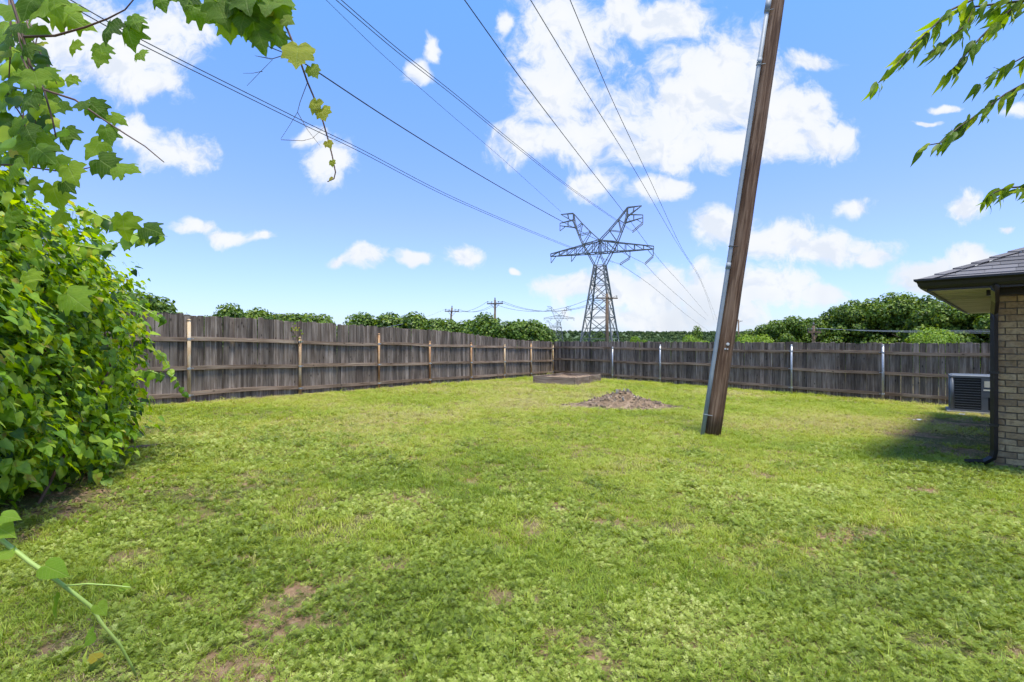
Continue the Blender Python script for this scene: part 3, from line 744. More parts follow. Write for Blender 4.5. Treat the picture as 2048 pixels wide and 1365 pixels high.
    def shingle(x0, x1, y0, hip):
        m = MB(); y1 = y0+ex/sl*1.18; a0 = max(x0, y0+.0) if hip else x0; a1 = max(x0, y1) if hip else x0
        if a0 >= x1-.01: return
        lo, hi = .014, .003; t = rr.uniform(0, .003)
        vs = [rp(a0, y0, lo+t), rp(x1, y0, lo+t), rp(x1, y1, hi), rp(min(a1, x1-.005), y1, hi), rp(a0, y0, 0), rp(x1, y0, 0)]
        m.add(vs, [(0,1,2,3), (4,5,1,0)]); m.build('shingle', MAT['shingle'], root, rot=eul)
    for c in range(13):
        y0 = -e+c*ex/sl; x = y0-rr.uniform(0, .25)
        while x < 2.6:
            wd = rr.choice([.22, .30, .33, .26]); shingle(x+.003, x+wd, y0, True); x += wd
    for c in range(14):                                               # hip caps
        d0 = -e+c*.16; m = MB(); h = .022; wdt = .14
        P = lambda a, s, dz: (a+s*wdt*.72 if s > 0 else a, a if s >= 0 else a-s*wdt*.72, rz0+pitch*(a+e)+dz)
        a0, a1 = d0-.03, d0+.20
        vs = [P(a0,1,h+.012), P(a0,0,h+.024), P(a0,-1,h+.012), P(a1,1,h-.004), P(a1,0,h+.004), P(a1,-1,h-.004)]
        vs += [P(a0,1,h-.01), P(a0,-1,h-.01), P(a0,0,h+.006)]
        m.add(vs, [(0,3,4,1),(1,4,5,2),(6,0,1,8),(8,1,2,7)]); m.build('hip_cap', MAT['shingle'], root, rot=eul)
    # downspout at the corner
    ds = MB(); wv = [(.02, -o-.06, zb), (.02, -o-.06, zb-.05), (.015, -.30, zb-.16), (.0, -.062, zb-.30), (.0, -.056, zb-.40), (.0, -.056, .24), (-.012, -.060, .15), (-.09, -.075, .085), (-.27, -.095, .06)]
    ds.tube(wv, .037, 4); d_ = ds.build('downspout', MAT['black'], root, rot=eul)
    for zz in (1.2, .55):
        b = MB(); b.box((0, -.056, zz), (.085, .085, .03)); b.build('band', MAT['black'], d_)
    return root
make_house()

# ------------------------------------------------------------------ air conditioner
def make_ac():
    gx, gy = ground_at(1936, 826); rz = math.atan2(DF.y, DF.x)
    p = Vector((11.5, 12.5)); base = Vector((p.x, p.y, gz(p.x, p.y)))
    root = tag(empty('air_conditioner', base, R(-39)), 'grey outdoor air conditioner unit between the house and the right fence', 'air conditioner')
    wd, dp, h, z0 = .86, .86, .84, .07
    pad = MB(); pad.box((0,0,.02), (.98,.98,.08)); tag(pad.build('pad', MAT['concrete'], root))
    c = MB(); c.box((0,0,z0+h/2), (wd-.07,dp-.07,h-.06)); c.build('coil', MAT['acdark'], root)
    lid = MB(); lid.box((0,0,z0+h-.005), (wd+.01,dp+.01,.05)); lid.box((0,0,z0+h+.028), (wd-.04,dp-.04,.02), taper=.93); lid.build('lid', MAT['acgrey'], root)
    bs = MB(); bs.box((0,0,z0+.02), (wd,dp,.045)); bs.build('base_pan', MAT['acgrey'], root)
    for sx in (-1,1):
        for sy in (-1,1):
            k = MB(); k.tube([(sx*(wd/2-.045), sy*(dp/2-.045), z0+.03), (sx*(wd/2-.045), sy*(dp/2-.045), z0+h-.02)], .047, 10); k.build('corner_post', MAT['acgrey'], root, True)
    for side in range(4):
        a = side*math.pi/2; ca, sa = math.cos(a), math.sin(a); Mr = Matrix.Rotation(a, 3, 'Z')
        x0, x1 = -wd/2+.07, (wd/2-.07 if side != 0 else .13)
        for i in range(12):
            z = z0+.085+i*.062; l = MB(); l.box(Mr @ Vector(((x0+x1)/2, -dp/2+.012, z)), (x1-x0, .022, .013), Mr); l.build('louver', MAT['acgrey'], root)
    pn = MB(); pn.box((.265, -dp/2+.02, z0+h*.70), (.25, .05, h*.55)); pn.box((.20, -dp/2+.022, z0+h*.24), (.12,.045,h*.40)); pp = pn.build('service_panel', MAT['acgrey'], root)
    s = MB(); s.box((.275, -dp/2-.008, z0+h*.80), (.17,.004,.15)); s.build('sticker', MAT['sticker'], pp)
    s = MB(); s.box((.24, -dp/2-.008, z0+h*.63), (.13,.004,.035)); s.build('sticker', MAT['sticker'], pp)
    t = MB(); t.tube([(.33,-dp/2+.03,z0+.30),(.40,-dp/2-.06,z0+.32),(.55,-dp/2+.0,z0+.20),(.75,-dp/2+.1,z0+.02)], .022, 8); t.build('refrigerant_line', MAT['acdark'], root, True)
make_ac()

# ------------------------------------------------------------------ raised bed and dirt pile
def make_bed():
    c = sum((Vector((b.x, b.y)) for b in BED), Vector((0,0)))/4; base = Vector((c.x, c.y, gz(c.x, c.y)))
    root = tag(empty('raised_bed', base), 'low wooden raised garden bed with bare soil near the fence corner', 'raised bed')
    h = .155
    for i in range(4):
        a, b = BED[i], BED[(i+1) % 4]; d = (b-a).normalized()
        for lv in range(2):
            A = Vector((a.x, a.y, gz(a.x, a.y)+h*lv+h/2)); B = Vector((b.x, b.y, gz(b.x, b.y)+h*lv+h/2)); m = MB(); L = (B-A).length
            m.box((0,0,0), (L-(.045 if i % 2 else .0), .042, h-.006)); o = m.build('board', MAT['bedboard'], root, loc=(A+B)/2-base+Vector((random.gauss(0,.004), random.gauss(0,.004), 0)))
            o.rotation_euler = (B-A).to_track_quat('X','Z').to_euler()
        nst = 2 if i % 2 == 0 else 3
        for k in range(nst):
            t = (k+.0)/(nst-1) if nst > 1 else 0; p = a+(b-a)*min(max(t, .02), .98); n2 = Vector((d.y, -d.x))
            m = MB(); m.box((0,0,.15), (.06,.035,.34)); o = m.build('stake', MAT['bedboard'], root, loc=Vector((p.x+n2.x*.04, p.y+n2.y*.04, gz(p.x,p.y)))-base); o.rotation_euler = (0,0,math.atan2(d.y,d.x))
    g = 14; V = []; Fc = []
    for i in range(g+1):
        for j in range(g+1):
            u, v = i/g, j/g; p = BED[0]*(1-u)*(1-v)+BED[1]*u*(1-v)+BED[2]*u*v+BED[3]*(1-u)*v
            V.append((p.x-base.x, p.y-base.y, gz(p.x,p.y)-base.z+.20+.05*random.random()+.04*math.sin(u*7)*math.sin(v*5)))
    for i in range(g):
        for j in range(g): k = i*(g+1)+j; Fc.append((k, k+g+1, k+g+2, k+1))
    inst('soil', np_mesh('soil', np.array(V), Fc, MAT['dirt'], smooth=True), root)
make_bed()
def make_pile():
    base = Vector((PILE.x, PILE.y, gz(PILE.x, PILE.y)))
    root = tag(empty('dirt_pile', base), 'heap of dirt and pale rubble on the lawn left of the leaning pole', 'dirt pile')
    n = 90; xs = np.linspace(-1.6, 1.7, n); ys = np.linspace(-1.0, .9, 60); X, Y = np.meshgrid(xs, ys)
    H = .20*np.exp(-((X+.02)/.50)**2-((Y-.1)/.36)**2)+.15*np.exp(-((X)/1.05)**2-((Y)/.5)**2)+.05*np.exp(-((X-.8)/.5)**2-(Y/.3)**2)
    H = H*(.55+.9*fbm(X*5+3, Y*5, 4))+.05*(fbm(X*9, Y*9+8, 4)-.4)*np.clip(H*12, 0, 1)-.02
    Zs = H+ground_z(X+base.x, Y+base.y)-base.z; i = np.arange(X.size).reshape(X.shape)
    Fc = np.stack([i[:-1,:-1].ravel(), i[:-1,1:].ravel(), i[1:,1:].ravel(), i[1:,:-1].ravel()], 1)
    inst('mound', np_mesh('mound', np.stack([X.ravel(), Y.ravel(), Zs.ravel()], 1), Fc, MAT['dirt'], smooth=True), root)
    def lump(seed, mat):
        r = random.Random(seed); bm = bmesh.new(); bmesh.ops.create_icosphere(bm, subdivisions=1, radius=1)
        for v in bm.verts: v.co *= r.uniform(.6, 1.15); v.co.z *= .65
        me = bpy.data.meshes.new('clod'); bm.to_mesh(me); bm.free(); me.materials.append(mat); return me
    ls = [lump(i, MAT['clod']) for i in range(6)]; ws = [lump(30+i, MAT['pale']) for i in range(3)]
    r = random.Random(4)
    for k in range(230):
        x = r.gauss(-.0, .62); y = r.gauss(-.05, .32)
        if k < 26: x = r.gauss(.05, .20); y = r.gauss(.0, .12)
        j = int(np.argmin(abs(xs-x))); i2 = int(np.argmin(abs(ys-y))); s = r.uniform(.015, .045)*(1.5 if k < 26 else 1)
        inst('clod', r.choice(ws) if k < 26 and r.random() < .6 else r.choice(ls), root, (x, y, Zs[i2, j]+s*.25), (r.random()*3, r.random()*3, r.random()*6), (s*1.3, s, s*(.45 if k < 26 else .8)))
    st = MB()
    for k in range(60):
        x = r.gauss(.1, .7); y = r.gauss(-.2, .33); j = int(np.argmin(abs(xs-x))); i2 = int(np.argmin(abs(ys-y))); a = r.uniform(0, 6.28); L = r.uniform(.08, .3)
        z = Zs[i2, j]+.015; st.tube([(x, y, z), (x+math.cos(a)*L*.5, y+math.sin(a)*L*.5, z+r.uniform(0,.03)), (x+math.cos(a)*L, y+math.sin(a)*L, z-.01)], r.uniform(.003,.009), 4)
    tag(st.build('dead_twigs', MAT['bark'], root), kind='stuff')
make_pile()
for (xp, yp, s, lab) in ((1832, 845, .10, 'crumpled white scrap lying on the grass in front of the air conditioner'), (1923, 833, .07, 'small white scrap on bare soil beside the air conditioner pad')):
    gx, gy = ground_at(xp, yp); m = MB(); r = random.Random(xp)
    vs = [(s*(i-1.5)*.6, s*(j-1)*.5, .02+r.uniform(0, .35)*s) for i in range(4) for j in range(3)]
    m.add(vs, [(i*3+j, i*3+j+3, i*3+j+4, i*3+j+1) for i in range(3) for j in range(2)]); tag(m.build('paper_scrap', MAT['white'], None, loc=(gx, gy, gz(gx, gy)+.02)), lab, 'litter')

# ------------------------------------------------------------------ transmission towers
TW_Z = 138.0; TWX = .176*TW_Z; ARM = Vector((.913, -.408, 0)); DEP = Vector((.408, .913, 0))
def make_tower():
    root = empty('transmission_tower', (TWX, TW_Z, CAM_Z-8.5)); zo = 8.5                # heights below are above the camera
    def P(u, z, v=0): return ARM*u+DEP*v+Vector((0,0,z+zo))
    def truss(mb, a, b, wd): mb.bar(a, b, wd)
    body = MB(); lv = [-8.3, .6, 6.5, 11.5, 15.5, 18.5, 20.8]; hw = lambda z: 1.36+(20.8-z)*.140
    for i in range(len(lv)-1):
        z0, z1 = lv[i], lv[i+1]; a, b = hw(z0), hw(z1)
        cs0 = [(-a,-a),(a,-a),(a,a),(-a,a)]; cs1 = [(-b,-b),(b,-b),(b,b),(-b,b)]
        for k in range(4):
            k2 = (k+1) % 4; q0, q1, r0, r1 = P(cs0[k][0], z0, cs0[k][1]), P(cs1[k][0], z1, cs1[k][1]), P(cs0[k2][0], z0, cs0[k2][1]), P(cs1[k2][0], z1, cs1[k2][1])
            truss(body, q0, q1, .34); truss(body, q0, r1, .17); truss(body, r0, q1, .17); truss(body, q1, r1, .17)
            if i < 3:
                m = (q0+q1)/2; n = (r0+r1)/2; x = (q0+r1)/2; truss(body, m, x, .12); truss(body, n, x, .12)
    body.build('body', MAT['tower'], root)
    def panel(mb, pts_a, pts_b, wd=.15):
        for i in range(len(pts_a)):
            truss(mb, pts_a[i], pts_b[i], wd)
            if i+1 < len(pts_a): truss(mb, pts_a[i], pts_a[i+1], wd*1.5); truss(mb, pts_b[i], pts_b[i+1], wd*1.5); truss(mb, pts_a[i], pts_b[i+1], wd)
    ca = MB()
    for sd in (-1, 1):
        us = [0, 1.8, 4.6, 7, 9.4, 11.8, 14.4]; tz = lambda u: 27.8-(1.0*u/4.6 if u < 4.6 else 1.0+1.75*(u-4.6)/9.8); wv = lambda u: 1.6*(1-u/15.5)
        for v in (-1, 1): panel(ca, [P(sd*u, tz(u), v*wv(u)*.7) for u in us], [P(sd*u, 24.3, v*wv(u)) for u in us])
        for a, b in zip(us[:-1], us[1:]): truss(ca, P(sd*a, 24.3, -wv(a)), P(sd*b, 24.3, wv(b)), .13)
        for u in (8.2, 14.3):
            t = P(sd*u, 22.4); truss(ca, t, P(sd*u, 24.3, 0), .16); truss(ca, t, P(sd*(u-1.5), 24.3, 0), .16)
    ca.build('cross_arm', MAT['tower'], root)
    for sd in (-1, 1):
        va = MB()
        outr = [(1.4,20.8),(3.3,24.3),(4.8,27.0),(5.9,29.6),(6.8,31.8),(7.5,33.6)]; inn = [(.0,24.3),(.0,24.3),(.0,27.8),(2.6,30.3),(5.1,33.0),(7.6,36.0)]
        for v in (-1, 1):
            wv = lambda i: v*(1.3-.15*i)
            panel(va, [P(sd*u, z, wv(i)) for i, (u, z) in enumerate(outr)], [P(sd*u, z, wv(i)*.8) for i, (u, z) in enumerate(inn)])
            tip = P(sd*11.3, 36.1); truss(va, P(sd*7.6, 36.0, v*.5), tip, .2); truss(va, P(sd*7.5, 33.6, v*.5), tip, .2); truss(va, P(sd*9.3, 36.05, v*.25), P(sd*9.0, 34.6, v*.3), .14)
            t2 = P(sd*11.6, 33.6); truss(va, P(sd*7.2, 34.2, v*.5), t2, .2); truss(va, P(sd*6.8, 31.9, v*.5), P(sd*11.6, 32.9), .2); truss(va, P(sd*9.2, 33.9, v*.3), P(sd*9.2, 32.5, v*.3), .14)
        truss(va, P(sd*11.6, 33.6), P(sd*11.6, 31.4), .18); truss(va, P(sd*11.6, 31.4), P(sd*9.9, 32.6), .16)
        va.build('upper_arm', MAT['tower'], root)
    ends = {}
    for nm, (u, z), (xp, yp) in (('A', (11.6, 31.4), (1265, 464)), ('B', (8.2, 22.4), (1240, 529)), ('C', (14.3, 22.4), (1290, 528))):
        a = P(u, z)+root.location; b = px(xp, yp, a.y-1.0); m = MB()
        for v in (-.28, .28):
            off = Vector((0,0,v*.8)); n = 9; pts = [(a+off-root.location).lerp(b+off-root.location, k/(2*n)) for k in range(2*n+1)]
            m.tube(pts, [.16 if k % 2 else .07 for k in range(2*n+1)], 6)
        m.build('insulator', MAT['insul'], root); ends[nm] = b
    ends['G'] = P(-11.3, 36.1)+root.location; ends['H'] = P(7.6, 36.0)+root.location
    return root, ends
tower, TEND = make_tower()
tag(tower, 'large steel lattice transmission tower rising behind the fence corner', 'transmission tower')
def copy_tree(o, parent=None, skip=()):
    c = o.copy(); COL.objects.link(c); c.parent = parent
    for ch in o.children:
        if ch.name.split('.')[0] not in skip: copy_tree(ch, c, skip)
    return c
for (xp, Z_, rz, lab) in ((1118, 478, .35, 'small distant lattice tower left of the large transmission tower'), (1106, 800, .4, 'tiny farthest lattice tower just above the fence corner')):
    t = copy_tree(tower, None, ('insulator',)); t.location = ((xp-1024)/F*Z_, Z_, CAM_Z-11.5); t.rotation_euler = (0, 0, rz); t['label'] = lab

# ------------------------------------------------------------------ wires
def wire(label, pts, z0, z1, rad, ext=14., double=0., group='overhead power lines', end=None):
    """pts: pixels along the wire; inverse depth runs linearly so the wire is straight in plan"""
    P = [Vector((x, y)) for x, y in pts]; L = [0]
    for a, b in zip(P[:-1], P[1:]): L.append(L[-1]+(b-a).length)
    out = []
    for i in range(49):
        s = L[-1]*i/48; j = max(k for k in range(len(L)-1) if L[k] <= s+1e-6); t = (s-L[j])/(L[j+1]-L[j])
        # Catmull-Rom through the measured points
        p0 = P[max(j-1, 0)]; p1 = P[j]; p2 = P[j+1]; p3 = P[min(j+2, len(P)-1)]
        q = ((p1*2)+(p2-p0)*t+(p0*2-p1*5+p2*4-p3)*t*t+(p1*3-p0-p2*3+p3)*t**3)*.5
        z = 1/((1/z0)*(1-s/L[-1])+(1/z1)*(s/L[-1])); out.append(px(q.x, q.y, z))
    d = (out[0]-out[2]).normalized(); out = [out[0]+d*ext, out[0]+d*ext*.5]+out
    m = MB()
    offs = [Vector((0,0,0))] if not double else [Vector((double,0,double*.4)), Vector((-double,0,-double*.4))]
    for of in offs: m.tube([p+of for p in out], rad, 5)
    return tag(m.build('power_line', MAT['wire'], None, True), label, 'power line', group)
def z_start(x0, x1, z1, vp=.446): return ((x1-1024)/F*z1-vp*z1)/((x0-1024)/F-vp)
TB = {k: v.y for k, v in TEND.items()}
wire('lowest double overhead wire crossing the upper left sky to the tower', [(130,0),(281,84),(600,243),(720,301),(900,394),(1120,487),(1240,529)], z_start(130,1240,TB['B']), TB['B'], .028, double=.14)
wire('overhead wire second from the left running down to the tower', [(415,0),(545,86),(633,143),(780,240),(960,351),(1129,446),(1290,528)], z_start(415,1290,TB['C']), TB['C'], .040)
wire('overhead ground wire ending at the left horn of the tower', [(652,0),(760,105),(880,211),(1000,314),(1122,424)], z_start(652,1122,TB['G']), TB['G'], .030)
wire('double overhead wire ending at the upper right arm of the tower', [(677,0),(790,97),(907,189),(1030,290),(1136,373),(1265,463)], z_start(677,1265,TB['A']), TB['A'], .030, double=.12)
wire('overhead wire passing across the right horn of the tower', [(929,0),(1040,155),(1150,300),(1243,419),(1314,514),(1368,575),(1416,632)], 29., 330., .034)
wire('overhead wire crossing the big cloud right of the tower', [(1061,0),(1170,180),(1260,325),(1347,475),(1400,560),(1428,640)], 38., 380., .036)
wire('rightmost overhead wire steeply crossing the big cloud', [(1140,0),(1220,190),(1300,360),(1360,490),(1398,552),(1434,640)], 46., 400., .040)
wire('thin power line leaving the inner tower insulator to the lower right', [(1240,529),(1300,570),(1370,628),(1430,672)], TB['B'], 420., .05, ext=0)
wire('thin power line leaving the outer tower insulator to the lower right', [(1290,528),(1320,560),(1365,600),(1412,640)], TB['C'], 380., .05, ext=0)

# ------------------------------------------------------------------ wooden line poles
def line_pole(xp, top_y, Z_, label, arm=2.4, arm_rz=.3, lean=0., rad=.15, kind='cross'):
    x = (xp-1024)/F*Z_; g = gz(x, Z_); top = CAM_Z-(top_y-682.5)/F*Z_; h = top-g
    root = tag(empty('line_pole', (x, Z_, g)), label, 'utility pole', 'wooden line poles beyond the fence')
    m = MB(); m.tube([(-math.tan(lean)*h, 0, -.3), (0, 0, h)], [rad*1.2, rad*.8], 10); m.build('shaft', MAT['farpole'], root, True)
    a = Vector((math.cos(arm_rz), math.sin(arm_rz), 0)); m = MB(); za = h-.55
    m.bar(a*-arm/2+Vector((0,-.12,za)), a*arm/2+Vector((0,-.12,za)), .13, .15)
    for s in (-1, 1): m.bar(a*s*arm*.30+Vector((0,-.14,za)), Vector((0,-.12,za-.75)), .05)
    m.build('cross_arm', MAT['farpole'], root)
    for u in (-.46, -.2, .22, .46):
        i = MB(); b = a*arm*u+Vector((0,-.12,za+.08)); i.tube([b, b+Vector((0,0,.12)), b+Vector((0,0,.16)), b+Vector((0,0,.26))], [.03,.03,.08,.05], 8); i.build('insulator', MAT['insul'], root)
    i = MB(); i.tube([(0,0,h), (0,0,h+.15), (0,0,h+.32)], [.04,.09,.05], 8); i.build('insulator', MAT['insul'], root)
    return root, [Vector((x, Z_, g))+a*arm*u+Vector((0,-.12,za+.34)) for u in (-.46, .22, .46)]
_, wa = line_pole(904, 616, 78, 'leaning wooden line pole above the left fence', 2.2, .1, .10, .17)
_, wb = line_pole(990, 600, 70, 'wooden line pole with braced cross arm above the left fence', 2.3, -.25, .0, .17)
_, wc = line_pole(1214, 588, 62, 'wooden line pole standing in front of the large tower', 2.7, .15, .0, .22)
_, wd_ = line_pole(1627, 652, 44, 'short wooden pole top showing against the right trees', 1.3, .2, .0, .14)
_, we = line_pole(1477, 640, 190, 'far thin pole on the horizon right of the leaning pole', 3.2, .2, .0, .30)
def span(label, a, b, sag, rad=.02, mat='wire'):
    m = MB(); pts = []
    for i in range(25):
        t = i/24; p = a.lerp(b, t); p.z -= sag*4*t*(1-t); pts.append(p)
    m.tube(pts, rad, 5); return tag(m.build('power_line', MAT[mat], None, True), label, 'power line', 'wires between the line poles')
for i, (nm) in enumerate(('left', 'middle', 'right')):
    span('sagging wire between the two left line poles, %s of three' % nm, wa[i], wb[i], .9)
    span('sagging wire from the braced pole to the pole before the tower, %s of three' % nm, wb[i], wc[i], 1.7)
    e = px(2100, 658+i*4, 22); span('pale service wire over the right trees, %s of three' % ('top', 'middle', 'bottom')[i], wd_[i], e, .15, .009, 'galv')
e = px(560, 655, 55)
span('service drop wire running left along the fence top', wa[0], e, 1.6, .02, 'galv')

# ------------------------------------------------------------------ trees
def crown_mesh(name, mat, seed, n=9000, size=.30, nl=13, flat=.8):
    g = random.Random(seed); lobes = []
    for i in range(nl):
        a = g.uniform(0, 6.283); rr = .74*math.sqrt(g.random()); z = g.uniform(-.6, .72); rr *= (1-.6*max(0, z)); s = g.uniform(.20, .36)*(1 if nl < 40 else .62)
        lobes.append((rr*math.cos(a), rr*math.sin(a), z*flat, s, s, s*.8))
    L = [tuple(4.5*c for c in l) for l in lobes]
    V, Fc, t = cloud_leaves(L, n, size, 'quad', .75, .3, .5, seed)
    V[:,2] = (V[:,2]-V[:,2].min())/(V[:,2].max()-V[:,2].min())*8.4-4.2
    return np_mesh(name, V, Fc, mat, t)
CROWNS = [crown_mesh('crown', MAT['tree'], 11+i, 26000, .19, 30) for i in range(5)]
CROWNS_FINE = [crown_mesh('crown', MAT['tree'], 31+i, 44000, .125, 64) for i in range(3)]
CROWN_LIGHT = [crown_mesh('crown', MAT['tree_light'], 51+i, 18000, .16, 26) for i in range(2)]
def trunk_mesh(seed, h):
    g = random.Random(seed); m = MB(); m.tube([(0,0,-.4), (.1,.05,h*.4), (0,.1,h*.75)], [.28, .2, .12], 9)
    for i in range(6):
        a = g.uniform(0, 6.283); z = h*g.uniform(.3, .65); L = g.uniform(1.5, 3.2); m.tube([(0.05,.05,z), (math.cos(a)*L*.5, math.sin(a)*L*.5, z+L*.45), (math.cos(a)*L, math.sin(a)*L, z+L*.8)], [.11,.07,.025], 6)
    return m.mesh('trunk', MAT['bark'], True)
TRUNKS = [trunk_mesh(i, 8.0) for i in range(3)]
def tree(xp, top_y, Z_, rad, label, crown, group=None, vs=1.0, name='tree'):
    x = (xp-1024)/F*Z_; g = gz(x, Z_); top = CAM_Z-(top_y-682.5)/F*Z_; H = top-g
    root = tag(empty(name, (x, Z_, g)), label, 'tree', group)
    s = rad/4.5; hz = max(rad*.8*vs, (H)*.5); zc = H-hz
    o = inst('crown', crown, root, (0, 0, zc), (0, 0, random.uniform(0, 6.28)), (s, s, hz/4.2))
    t = inst('trunk', random.choice(TRUNKS), root, (0,0,0), (0,0,random.uniform(0,6.28)), (s*1.1, s*1.1, max(.3, (zc+hz*.3)/8.0)))
    return root
LG = 'trees beyond the left fence'; RG = 'trees beyond the right fence'
for i, (xp, ty, Z_, rd, lab) in enumerate([
    (262,583,52,4.6,'dark tree top showing right behind the vine thicket'),(428,606,80,4.2,'round dark tree top rising over the left fence beside the vines'),
    (345,618,82,5.0,'low tree top between the vine thicket and the round dark tree'),(492,622,90,5.5,'low broad tree right of the round dark tree'),(560,632,95,5.0,'low distant tree above the second left post'),
    (622,633,85,5.0,'low green tree left of the wide treetops over the fence'),(690,634,82,5.0,'low green tree in the middle of the left treetops'),(745,627,76,4.2,'rounded tree left of the tallest middle crown'),
    (805,624,73,4.6,'tallest middle tree above the left fence'),(866,636,72,3.6,'tree just left of the leaning line pole'),(925,640,70,3.4,'tree just right of the leaning line pole'),
    (965,640,64,3.0,'tree directly left of the braced line pole'),(1006,624,61,3.7,'tall tree right behind the braced line pole'),(1048,641,60,3.2,'tree right of the tall tree, stepping down to the corner'),(1082,656,60,2.6,'rightmost and lowest tree of the left treetops near the corner')]):
    tree(xp, ty-(9 if 300 < xp < 720 and xp != 428 else 2), Z_, rd*1.55, lab, CROWNS[i % 5], LG)
for i, (xp, ty, Z_, rd, lab) in enumerate([
    (1560,632,47,3.0,'leftmost dark tree of the right treetops'),(1622,634,50,3.2,'tree behind the short pole top over the right fence'),(1690,610,46,3.4,'mid height tree left of the tallest right tree'),
    (1752,584,45,4.2,'tallest tree above the right fence'),(1832,587,43,4.2,'broad tall tree left of the house eave'),(1905,600,40,3.6,'tree partly behind the house eave'),(1975,606,38,3.6,'tree mostly hidden behind the downspout'),(1510,656,60,2.6,'small dark tree right of the leaning pole')]):
    tree(xp, ty, Z_, rd*1.3, lab, CROWNS_FINE[i % 3], RG)
tree(1391, 651, 120, 3.6, 'single dark tree on the horizon left of the leaning pole', CROWNS[1])
tree(1392, 668, 85, 3.4, 'rounded light green tree left of the leaning pole', CROWN_LIGHT[0])
tree(1508, 668, 36, 1.9, 'bright green bush right of the leaning pole behind the fence', CROWN_LIGHT[1])
tree(1868, 652, 24, 1.5, 'pale green sapling in front of the right trees', CROWN_LIGHT[0])
tree(1275, 672, 140, 4.0, 'light green round tree on the far field right of the tower', CROWN_LIGHT[1])

# far wooded hills
def make_hills():
    xs = np.linspace(-2600, 2600, 70); ys = np.linspace(420, 2400, 30); X, Y = np.meshgrid(xs, ys)
    Zs = -6.5+smooth(380, 1500, Y)*(20+16*fbm(X*.0016+2, Y*.001+4, 3))+3*fbm(X*.01, Y*.01)
    i = np.arange(X.size).reshape(X.shape); Fc = np.stack([i[:-1,:-1].ravel(), i[:-1,1:].ravel(), i[1:,1:].ravel(), i[1:,:-1].ravel()], 1)
    m = plain('hill_ground', (.05,.085,.025), (.09,.13,.04), .05, .95, 0, 0)
    tag(inst('hills', np_mesh('hills', np.stack([X.ravel(), Y.ravel(), Zs.ravel()], 1), Fc, m, smooth=True)), 'low wooded hills on the horizon', kind='structure')
    n = 9000; y = 150+(1900-150)*RNG.random(n)**1.25; x = (RNG.random(n)*2-1)*1.15*y
    keep = ~((y < 260) & (np.abs(x-.11*y) < .05*y)); x, y = x[keep], y[keep]
    z = np.where(y > 420, -6.5+smooth(380, 1500, y)*(20+16*fbm(x*.0016+2, y*.001+4, 3))+3*fbm(x*.01, y*.01), ground_z(x, y))
    n = len(x); protos = [crown_mesh('far_crown', MAT['forest'], 70+i, 900, .9, 9) for i in range(4)]
    sc = RNG.uniform(.7, 1.25, n)
    o = gn_scatter('forest', np.stack([x, y, z+2.4*sc], 1), np.stack([np.zeros(n), np.zeros(n), RNG.uniform(0, 6.28, n)], 1), sc, RNG.integers(0, 4, n), np.clip(RNG.normal(.5, .25, n), 0.02, .98), protos)
    tag(o, 'distant forest covering the hills on the horizon', 'forest', kind='stuff')
make_hills()

# ------------------------------------------------------------------ vine thicket on the left
HEARTS = [leaf_mesh('heart', MAT['vine'], i, .3+.15*i, .15+.2*i, .22) for i in range(4)]
GRAPES = [leaf_mesh('grape', MAT['grape'], i, .25+.1*i, .2+.15*i, .16) for i in range(5)]
YELL = [leaf_mesh('grape', MAT['yellowleaf'], 9+i, .3, .3, .2) for i in range(2)]
FRESH = [leaf_mesh('heart', MAT['fresh'], i, .3, .25, .2) for i in range(3)]
LANCES = [leaf_mesh('lance', MAT['willow'], i, .2, .25+.35*i, .25) for i in range(4)]
def leaf_obj(parent, mesh, pos, size, face, tip, base):
    """leaf with its face towards `face` and tip along `tip`"""
    n = Vector(face).normalized(); y = Vector(tip); y = (y-n*y.dot(n)).normalized(); x = y.cross(n)
    M = Matrix((x, y, n)).transposed()
    return inst('leaf', mesh, parent, Vector(pos)-base, M.to_euler(), size)
